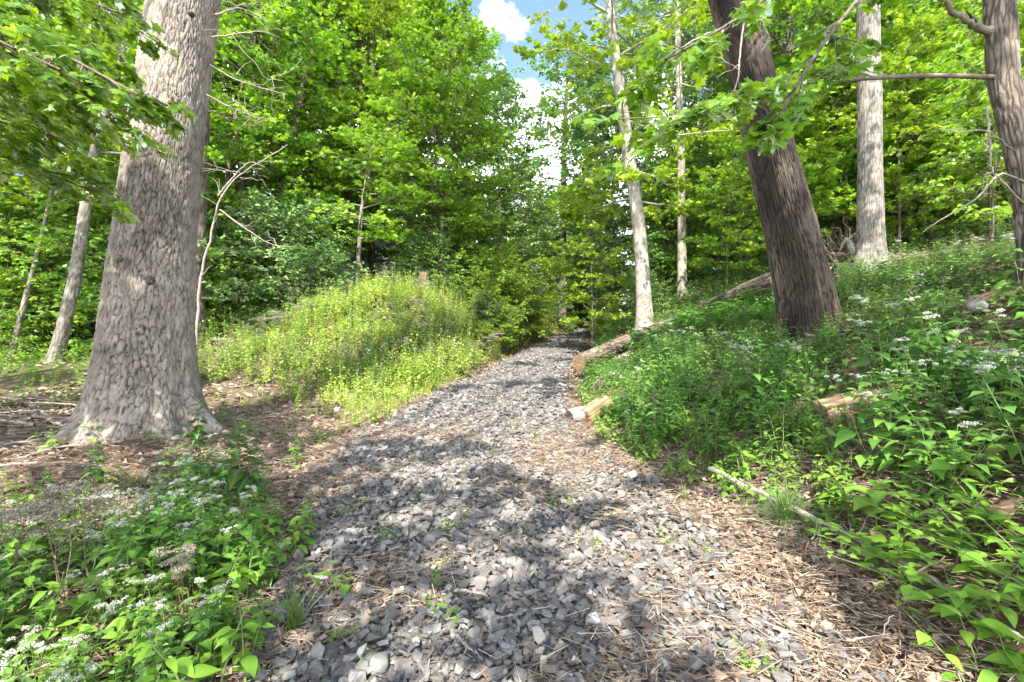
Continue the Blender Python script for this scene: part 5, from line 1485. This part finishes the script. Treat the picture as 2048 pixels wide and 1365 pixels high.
for px, py, q in ((1375, 655, 1.0), (1395, 650, 1.1), (1415, 645, 1.0), (1350, 672, .9), (1320, 690, .9), (1290, 705, .8)):
    putp(fern, px, py, q, 'feathery green fern on the right bank below the fallen logs', 'ferns on the right bank')
for px, py, q in ((1760, 865, .8), (1810, 850, .9), (1870, 835, .9), (1920, 820, .8), (1745, 890, .6)):
    putp(snake_d if px % 20 else snake_b, px, py, q, 'small leaved plant with white flower tufts on the right bank' if px % 20 else 'snakeroot with broad heart leaves and flat white flower heads on the right bank', 'white tufted plants on the right bank' if px % 20 else 'flowering snakeroot on the right bank')
# gravel weeds
for k, (px, py, s, yel) in enumerate(((1048, 1070, 1.0, 1), (1180, 1095, 1.1, 1), (1128, 1010, 1.3, 0), (862, 1000, 1.2, 0), (905, 1060, 1.4, 0), (785, 1070, 1.2, 0), (1330, 1090, 1.2, 1), (1245, 1070, .9, 0),
    (1350, 1145, .8, 0), (1505, 1340, 1.3, 1), (1440, 1150, .7, 0), (985, 910, 1.2, 0), (1000, 815, 1.5, 0), (1075, 870, 1.2, 0), (690, 1030, 1.4, 0), (920, 950, .9, 0), (1060, 880, 1.0, 0), (1215, 1040, .9, 0),
    (840, 870, 1.3, 0), (1035, 800, 1.4, 0), (1300, 1180, .7, 0), (880, 1130, .9, 0), (1160, 985, .8, 0), (770, 1010, .9, 0), (1390, 1100, 1.0, 0), (1030, 850, 1.1, 0))):
    putp(weed_y if yel else weed, px, py, s, 'low weed with tiny yellow flowers growing on the gravel' if yel else 'low green weed growing out of the gravel', 'weeds on the gravel')
for k, (px, py, s, lab) in enumerate(((890, 1250, 1.1, 'bright green seedling low on the gravel'), (870, 1180, .9, 'seedling in the middle of the gravel above the bright one'), (662, 1200, 1.6, 'leafy seedling at the left edge of the gravel'),
    (920, 1195, .7, 'tiny seedling beside a tan stick on the gravel'), (775, 1250, .6, None), (680, 1290, .8, None), (745, 1330, .6, None), (850, 1150, .6, None), (1010, 1080, .5, None))):
    putp(seedling, px, py, s, lab or 'tiny seedling between the grey stones', None if lab else 'seedlings on the gravel')

rs = np.random.default_rng(700)
def scatter(n, fx, fy, ok, rad, choose):
    m = 0
    for _ in range(n * 30):
        if m >= n: break
        x, y = fx(rs), fy(rs)
        if not ok(x, y): continue
        p, s, lab, grp = choose(x, y)
        if hides(x, y, HT.get(p.name.split('.')[0], .3) * s): continue
        if not free(x, y, rad * s): continue
        put(p, x, y, s * rs.uniform(.85, 1.15), lab, grp, sz=None, tilt=(rs.normal(0, .08), rs.normal(0, .08)))
        m += 1
bx_y = np.array([1.2, 1.8, 2.35, 3.2, 4.0, 4.78, 8.0, 11, 16, 30]); bx_x = np.array([2.2, 2.05, 1.95, 1.75, 1.4, 1.08, 1.25, 1.6, 2.6, 5.0])
edge_r = lambda y: np.interp(y, bx_y, bx_x)
# logs stay visible
def clear(x, y):
    lg_ = [(p0[0], p0[1], p1[0], p1[1], .35)]
    for (ax, ay, bx, by, r_) in lg_:
        vx, vy = bx - ax, by - ay; t = ((x - ax) * vx + (y - ay) * vy) / (vx * vx + vy * vy)
        if 0 <= t <= 1 and abs((x - ax) * vy - (y - ay) * vx) / math.hypot(vx, vy) < r_: return False
    if (x - 3.82) ** 2 + (y - 6) ** 2 < .3: return False
    return True
sx_, sy_, _z = ground_at(1650, 868); cx_, cy2_, _z = ground_at(1168, 846)
HT = {'snakeroot': .6, 'tall_herb': .6, 'leafy_herb': .3, 'fern': .35, 'leafy_weed': .6, 'trailing_vine': .3}
KEEP = [(1605, 1735, 775, 4.6), (1915, 2048, 690, 5.4), (1128, 1215, 770, 7.0), (1145, 1260, 700, 10.5)]
def hides(x, y, h):
    """would a plant this tall stand in front of the log ends or the boulder?"""
    if y < .5: return False
    px = 1024 + FPX * x / y; top = HOR - (float(terrain(x, y)) + h - EYE) / y * FPX
    return any(a - 30 < px < b + 30 and top < t and y < d for a, b, t, d in KEEP)
def clear2(x, y):
    # keep the ends of the split log and the wood chunks in view: nothing tall between them and the camera
    for (ax, ay, w, dlen) in ((sx_, sy_, .16, .8), (cx_, cy2_, .28, .9), (1.3, 9.8, .25, 1.6)):
        d = math.hypot(ax, ay); ux_, uy_ = ax / d, ay / d
        al = x * ux_ + y * uy_; la = abs(x * uy_ - y * ux_)
        if la < w and d - dlen < al < d + .15: return False
    return clear(x, y)
# flowering snakeroot in the near right corner
def ch(x, y):
    r_ = rs.random()
    if r_ < .26: return snake_a, rs.uniform(.85, 1.15), 'snakeroot with broad heart leaves and flat white flower heads on the right bank', 'flowering snakeroot on the right bank'
    if r_ < .45: return snake_b, rs.uniform(.85, 1.2), 'snakeroot with broad heart leaves and flat white flower heads on the right bank', 'flowering snakeroot on the right bank'
    return snake_c, rs.uniform(.9, 1.2), 'broad leaved plant without flowers among the snakeroot on the right bank', 'leafy plants on the right bank'
scatter(105, lambda r: r.uniform(2.1, 5.0), lambda r: r.uniform(1.9, 4.6), lambda x, y: x > edge_r(y) + .45 and x / y < 1.25 and clear2(x, y), .25, ch)
# low bright leaves along the lower right edge
def ch(x, y): return vine, rs.uniform(.7, 1.0), 'trailing vine with bright oval leaves at the lower right corner', 'trailing vines at the lower right'
scatter(16, lambda r: r.uniform(1.7, 2.8), lambda r: r.uniform(1.5, 2.7), lambda x, y: x > edge_r(y) - .02 and x / y < 1.2, .22, ch)
for px, py, q in ((1790, 1150, .7), (1850, 1150, .9), (1930, 1190, .9), (1990, 1250, .9), (2030, 1310, .9), (1950, 1320, .8), (2040, 1170, 1.0), (1980, 1120, .9)):
    putp(vine, px, py + 30, q, 'trailing vine with bright oval leaves at the lower right corner', 'trailing vines at the lower right')
# mixed herbs on the bank
def ch(x, y):
    r_ = rs.random()
    if r_ < .34: return lance_a, rs.uniform(.7, 1.05), 'upright herb with narrow leaves on the right bank', 'narrow leaved herbs on the right bank'
    if r_ < .52: return lance_b, rs.uniform(.7, 1.1), 'upright herb with narrow leaves on the right bank', 'narrow leaved herbs on the right bank'
    if r_ < .68: return nettle, rs.uniform(.8, 1.4), 'low bright leafy herb at the foot of the right bank', 'low herbs on the right bank'
    if r_ < .85: return snake_c, rs.uniform(.7, 1.0), 'broad leaved plant without flowers among the snakeroot on the right bank', 'leafy plants on the right bank'
    return snake_d, rs.uniform(.7, 1.0), 'small leaved plant with white flower tufts on the right bank', 'white tufted plants on the right bank'
scatter(190, lambda r: r.uniform(.9, 7), lambda r: r.uniform(3.6, 9.5), lambda x, y: x > edge_r(y) + .12 and x / y < 1.15 and clear2(x, y) and (x < 4.7 or rs.random() < .3), .26, ch)
def ch(x, y): return fern, rs.uniform(.75, 1.15), 'feathery green fern on the right bank below the fallen logs', 'ferns on the right bank'
scatter(26, lambda r: r.uniform(1.5, 5.5), lambda r: r.uniform(5.5, 12.0), lambda x, y: x > edge_r(y) + .3 and clear2(x, y) and not (x > 4.2 and y < 7), .35, ch)
for px, py, s in ((1275, 850, .8), (1320, 880, .85), (1250, 830, .7), (1500, 640, 1.4), (1440, 645, 1.4), (1545, 650, 1.3), (1400, 660, 1.2), (1340, 700, 1.0), (1470, 665, 1.3)):
    putp(fern, px, py, s, 'feathery green fern on the right bank below the fallen logs', 'ferns on the right bank')
def ch(x, y): return nettle, rs.uniform(.6, 1.0), 'low bright leafy herb at the foot of the right bank', 'low herbs on the right bank'
scatter(64, lambda r: r.uniform(.9, 3.4), lambda r: r.uniform(2.4, 8.0), lambda x, y: edge_r(y) - .08 < x < edge_r(y) + .8, .17, ch)
# flowering weeds in the near left corner
def ch(x, y):
    r_ = rs.random()
    if r_ < .26: return snake_b, rs.uniform(.45, .66), 'flowering weed with white heads in the lower left corner', 'flowering weeds at the lower left'
    if r_ < .44: return snake_d, rs.uniform(.45, .7), 'flowering weed with white heads in the lower left corner', 'flowering weeds at the lower left'
    if r_ < .68: return snake_c, rs.uniform(.55, .8), 'leafy plant without flowers in the lower left corner', 'leafy plants at the lower left'
    return nettle, rs.uniform(.8, 1.2), 'low bright leafy herb in the lower left corner', 'low herbs at the lower left'
def near_left(x, y):
    if x > -1.08 - .52 * max(0, y - 2.0) or x / y < -1.35: return False
    return y < 2.35 or (y < 2.7 and rs.random() < .5) or (x > -2.5 and y < 3.7 and rs.random() < .35)
scatter(105, lambda r: r.uniform(-3.4, -1.0), lambda r: r.uniform(1.3, 3.8), near_left, .21, ch)
scatter(16, lambda r: r.uniform(-1.6, -1.0), lambda r: r.uniform(1.5, 2.9), lambda x, y: x < -1.03 - .35 * max(0, y - 2.0), .15, lambda x, y: (nettle, rs.uniform(.7, 1.0), 'low bright leafy herb in the lower left corner', 'low herbs at the lower left'))
scatter(14, lambda r: r.uniform(-4.2, -1.6), lambda r: r.uniform(3.6, 6.0), lambda x, y: x < -1.9, .2, lambda x, y: (seedling, rs.uniform(1.0, 2.0), 'young weed on the brown litter before the great pine', 'young weeds before the great pine'))
# weeds on the sunny mound and along its foot
def ch(x, y):
    r_ = rs.random()
    if r_ < .62: return bushy, rs.uniform(.55, 1.5), 'bushy pale green weed with whitish tops on the sunny mound', 'bushy weeds on the mound'
    if r_ < .88: return golden, rs.uniform(.5, .9), 'goldenrod stem among the weeds on the mound', 'goldenrods on the mound'
    return snake_d, rs.uniform(.9, 1.3), 'grey green leafy weed with white tufts on the mound', 'grey green weeds on the mound'
def mound(x, y):
    u = path_c(y) - path_w(y) - x
    return .25 < u < 4.3 and y > 7.8 + .35 * max(0, u - 1.0) - (.9 if u > 2.2 else 0)
scatter(130, lambda r: r.uniform(-7.5, 2.2), lambda r: r.uniform(7.2, 19), mound, .5, ch)
for k, (dy, u, q) in enumerate(((13.6, .6, .5), (14.6, 1.0, .7), (15.6, .7, .8), (16.6, 1.4, 1.0), (18.0, .8, .9), (19.5, 1.1, 1.1), (21.5, .9, 1.0))):
    stand(shrub_b, float(path_c(dy) - path_w(dy)) - u, dy, k * 1.9, q, 'rounded bush among the weeds at the left edge of the path', 'bushes at the left edge of the path', ['maple_yellow', 'shrub_grey', 'herb_bright'][k % 3])
scatter(16, lambda r: r.uniform(-6, 1.0), lambda r: r.uniform(8, 14), mound, .3, lambda x, y: (seedhead, rs.uniform(.8, 1.3), 'dry brown seed stalk standing in the weeds on the mound', 'dry stalks on the mound'))
scatter(60, lambda r: r.uniform(-3.5, 2.2), lambda r: r.uniform(9.5, 20), lambda x, y: .45 < path_c(y) - path_w(y) - x < 2.6, .45, lambda x, y: (bushy, rs.uniform(1.2, 1.9), 'tall bushy weed crowding the left edge of the path', 'tall weeds at the left edge of the path'))
scatter(40, lambda r: r.uniform(-6, 1.0), lambda r: r.uniform(8, 14), mound, .36, lambda x, y: (bushy, rs.uniform(.6, 1.0), 'bushy pale green weed with whitish tops on the sunny mound', 'bushy weeds on the mound'))
for px, py, s in ((715, 800, .8), (585, 800, 1.1), (640, 760, 1.1), (560, 745, 1.0), (690, 775, .9), (760, 800, .7), (750, 850, .6), (705, 860, .5)):
    putp(bushy, px, py, s, 'bushy pale green weed with whitish tops on the sunny mound', 'bushy weeds on the mound')

# ------------------------------------------------------------------ growth nobody could count
def cover(rs, geo, x, y, h, n, leaf, shape, lean=.35, tone=(.5, .25), stem=True):
    m = len(x)
    z = terrain(x, y)
    az = rs.uniform(0, 6.28, m); ln = lean * rs.random(m)
    hh = h * rs.uniform(.5, 1.2, m) * (.35 + 1.3 * sst(.3, .7, fbm(x * 1.3 + 31, y * 1.3, 3, 91)))
    A = np.stack([x, y, z], -1)
    T = A + np.stack([np.cos(az) * ln * hh, np.sin(az) * ln * hh, hh], -1)
    if stem:
        V, F = cones(A, T, .003, .0015, 3); geo.add(V, F, 0, rnd=.6)
    t = (np.arange(n)[None] + rs.random((m, n))) / n
    t = .15 + .85 * t
    P = (A[:, None] + (T - A)[:, None] * t[..., None]).reshape(-1, 3)
    a = rs.uniform(0, 6.28, m * n)
    D = np.stack([np.cos(a), np.sin(a), rs.normal(.1, .35, m * n)], -1)
    P += D * leaf * .3 + rs.normal(0, leaf * .3, P.shape)
    N = np.stack([rs.normal(0, .4, m * n), rs.normal(0, .4, m * n), np.ones(m * n)], -1)
    tn = np.clip(np.repeat(rs.normal(*tone, m), n) + rs.normal(0, .12, m * n), 0, 1)
    leaves(shape, P, D, N, leaf * rs.uniform(.6, 1.3, m * n), rs, tn, geo)
def field(rs, n, x0, x1, y0, y1, dens):
    x = rs.uniform(x0, x1, n); y = rs.uniform(y0, y1, n)
    k = rs.random(n) < dens(x, y)
    return x[k], y[k]
rs = np.random.default_rng(800)
def dm(x, y):
    u = path_c(y) - path_w(y) - x
    return sst(.12, .5, u) * (1 - .85 * sst(3.6, 5.2, u)) * sst(6.6, 9.0, y - .3 * np.maximum(0, u - 1.5)) * (.28 + .65 * sst(.3, .55, fbm(x * .8, y * .8, 3, 5)))
g = Geo()
x, y = field(rs, 7500, -8, 2, 6.5, 15, dm); cover(rs, g, x, y, .42, 22, .05, 'small', tone=(.55, .25))
x, y = field(rs, 3500, -6, 5, 15, 34, lambda x, y: sst(.12, .6, path_c(y) - path_w(y) - x) * sst(6, 4, path_c(y) - path_w(y) - x)); cover(rs, g, x, y, .55, 16, .09, 'small', tone=(.5, .25))
x, y = field(rs, 4200, -4, 1, 5.8, 10.5, lambda x, y: sst(.02, .3, path_c(y) - path_w(y) - x) * sst(2.6, .9, path_c(y) - path_w(y) - x) * sst(5.6, 7.5, y) * .8); cover(rs, g, x, y, .16, 12, .035, 'small', tone=(.5, .25))
x, y = field(rs, 2600, -8, 2.5, 7, 20, lambda x, y: dm(x, y) * sst(.45, .6, fbm(x * 1.1 + 7, y * 1.1, 3, 51))); gm = Geo(); cover(rs, gm, x, y, .62, 12, .075, 'ovate', tone=(.5, .3))
tag(gm.obj('weeds', 'shrub_grey', smooth=False), kind='stuff', label='broader grey green leaves mixed into the weeds of the mound')
tag(g.obj('undergrowth', 'herb_lime', smooth=False), kind='stuff', label='sunlit pale green tangle of weeds covering the mound')
g = Geo()
x, y = field(rs, 7000, 1.0, 7.5, 1.6, 10, lambda x, y: sst(.0, .5, x - edge_r(y)) * (.3 + .7 * sst(.40, .56, fbm(x * .9 + 9, y * .9, 3, 15))) * (1 - .8 * sst(4.6, 5.6, x) * sst(.35, .5, fbm(x * .7 + 2, y * .7, 3, 19)))); cover(rs, g, x, y, .24, 11, .06, 'ovate', tone=(.5, .3))
x, y = field(rs, 5200, 1.5, 16, 8, 26, lambda x, y: sst(.1, .6, x - edge_r(y)) * (.15 + .85 * sst(.4, .6, fbm(x * .6 + 9, y * .6, 3, 16))) * (1 - .75 * sst(5.0, 6.2, x) * sst(13, 10, y))); cover(rs, g, x, y, .34, 12, .08, 'ovate')
x, y = field(rs, 1500, 3, 11, 26, 44, lambda x, y: sst(.1, .9, np.abs(x - path_c(y)) - path_w(y))); cover(rs, g, x, y, .6, 12, .14, 'small')
tag(g.obj('ground_cover', 'herb_green', smooth=False), kind='stuff', label='low green leaves covering the shaded right bank')
g = Geo()
x, y = field(rs, 2600, -18, -3.2, 6.8, 13, lambda x, y: sst(6.6, 8.0, y - .1 * (x + 4)) * sst(-3.6, -4.6, x) * (.3 + .7 * sst(.4, .6, fbm(x * .6, y * .6, 3, 25)))); cover(rs, g, x, y, .34, 14, .06, 'ovate', tone=(.6, .25))
x, y = field(rs, 6500, -24, -4, 12, 26, lambda x, y: .2 + .8 * sst(.4, .6, fbm(x * .5, y * .5, 3, 26))); cover(rs, g, x, y, .5, 10, .11, 'ovate')
x, y = field(rs, 1800, -20, -6.5, 1.5, 8, lambda x, y: sst(.4, .6, fbm(x * .5, y * .5, 3, 27)) * sst(-1.15, -1.3, x / y)); cover(rs, g, x, y, .4, 11, .08, 'ovate')
x, y = field(rs, 700, -4.0, -1.0, 1.3, 4.0, lambda x, y: sst(.1, -.4, x + 1.08 + .52 * np.maximum(0, y - 2.0)) * sst(3.6, 2.6, y)); cover(rs, g, x, y, .16, 9, .05, 'ovate')
tag(g.obj('low_growth', 'herb_bright', smooth=False), kind='stuff', label='low leafy growth under the trees on the left')
g = Geo()
x, y = field(rs, 1500, -2.9, -1.0, 5.6, 9.2, lambda x, y: sst(.0, .25, path_c(y) - path_w(y) - x) * sst(1.5, .7, path_c(y) - path_w(y) - x) * sst(5.7, 6.8, y) * sst(.38, .5, fbm(x * 1.5, y * 1.5, 3, 71)))
for a_, b_ in zip(x, y): tuft_geo(rs, 12, .15, .0026, .8, .4, g, (a_, b_, float(terrain(a_, b_))))
x, y = field(rs, 900, -4, 4.5, 6.2, 34, lambda x, y: sst(.35, .05, np.abs(path_c(y) - path_w(y) - x - .1)) * sst(6, 8, y))
for a_, b_ in zip(x, y): tuft_geo(rs, 14, .16, .0022 + .0003 * b_ ** .5, .7, .4, g, (a_, b_, float(terrain(a_, b_))))
tag(g.obj('grass', 'grass_lime', smooth=False), kind='stuff', label='yellow green grass along the left edge of the path')
for o in list(bpy.data.objects):
    if o.parent is None and o.type == 'EMPTY' and not o.get('label'): print('NO LABEL', o.name)
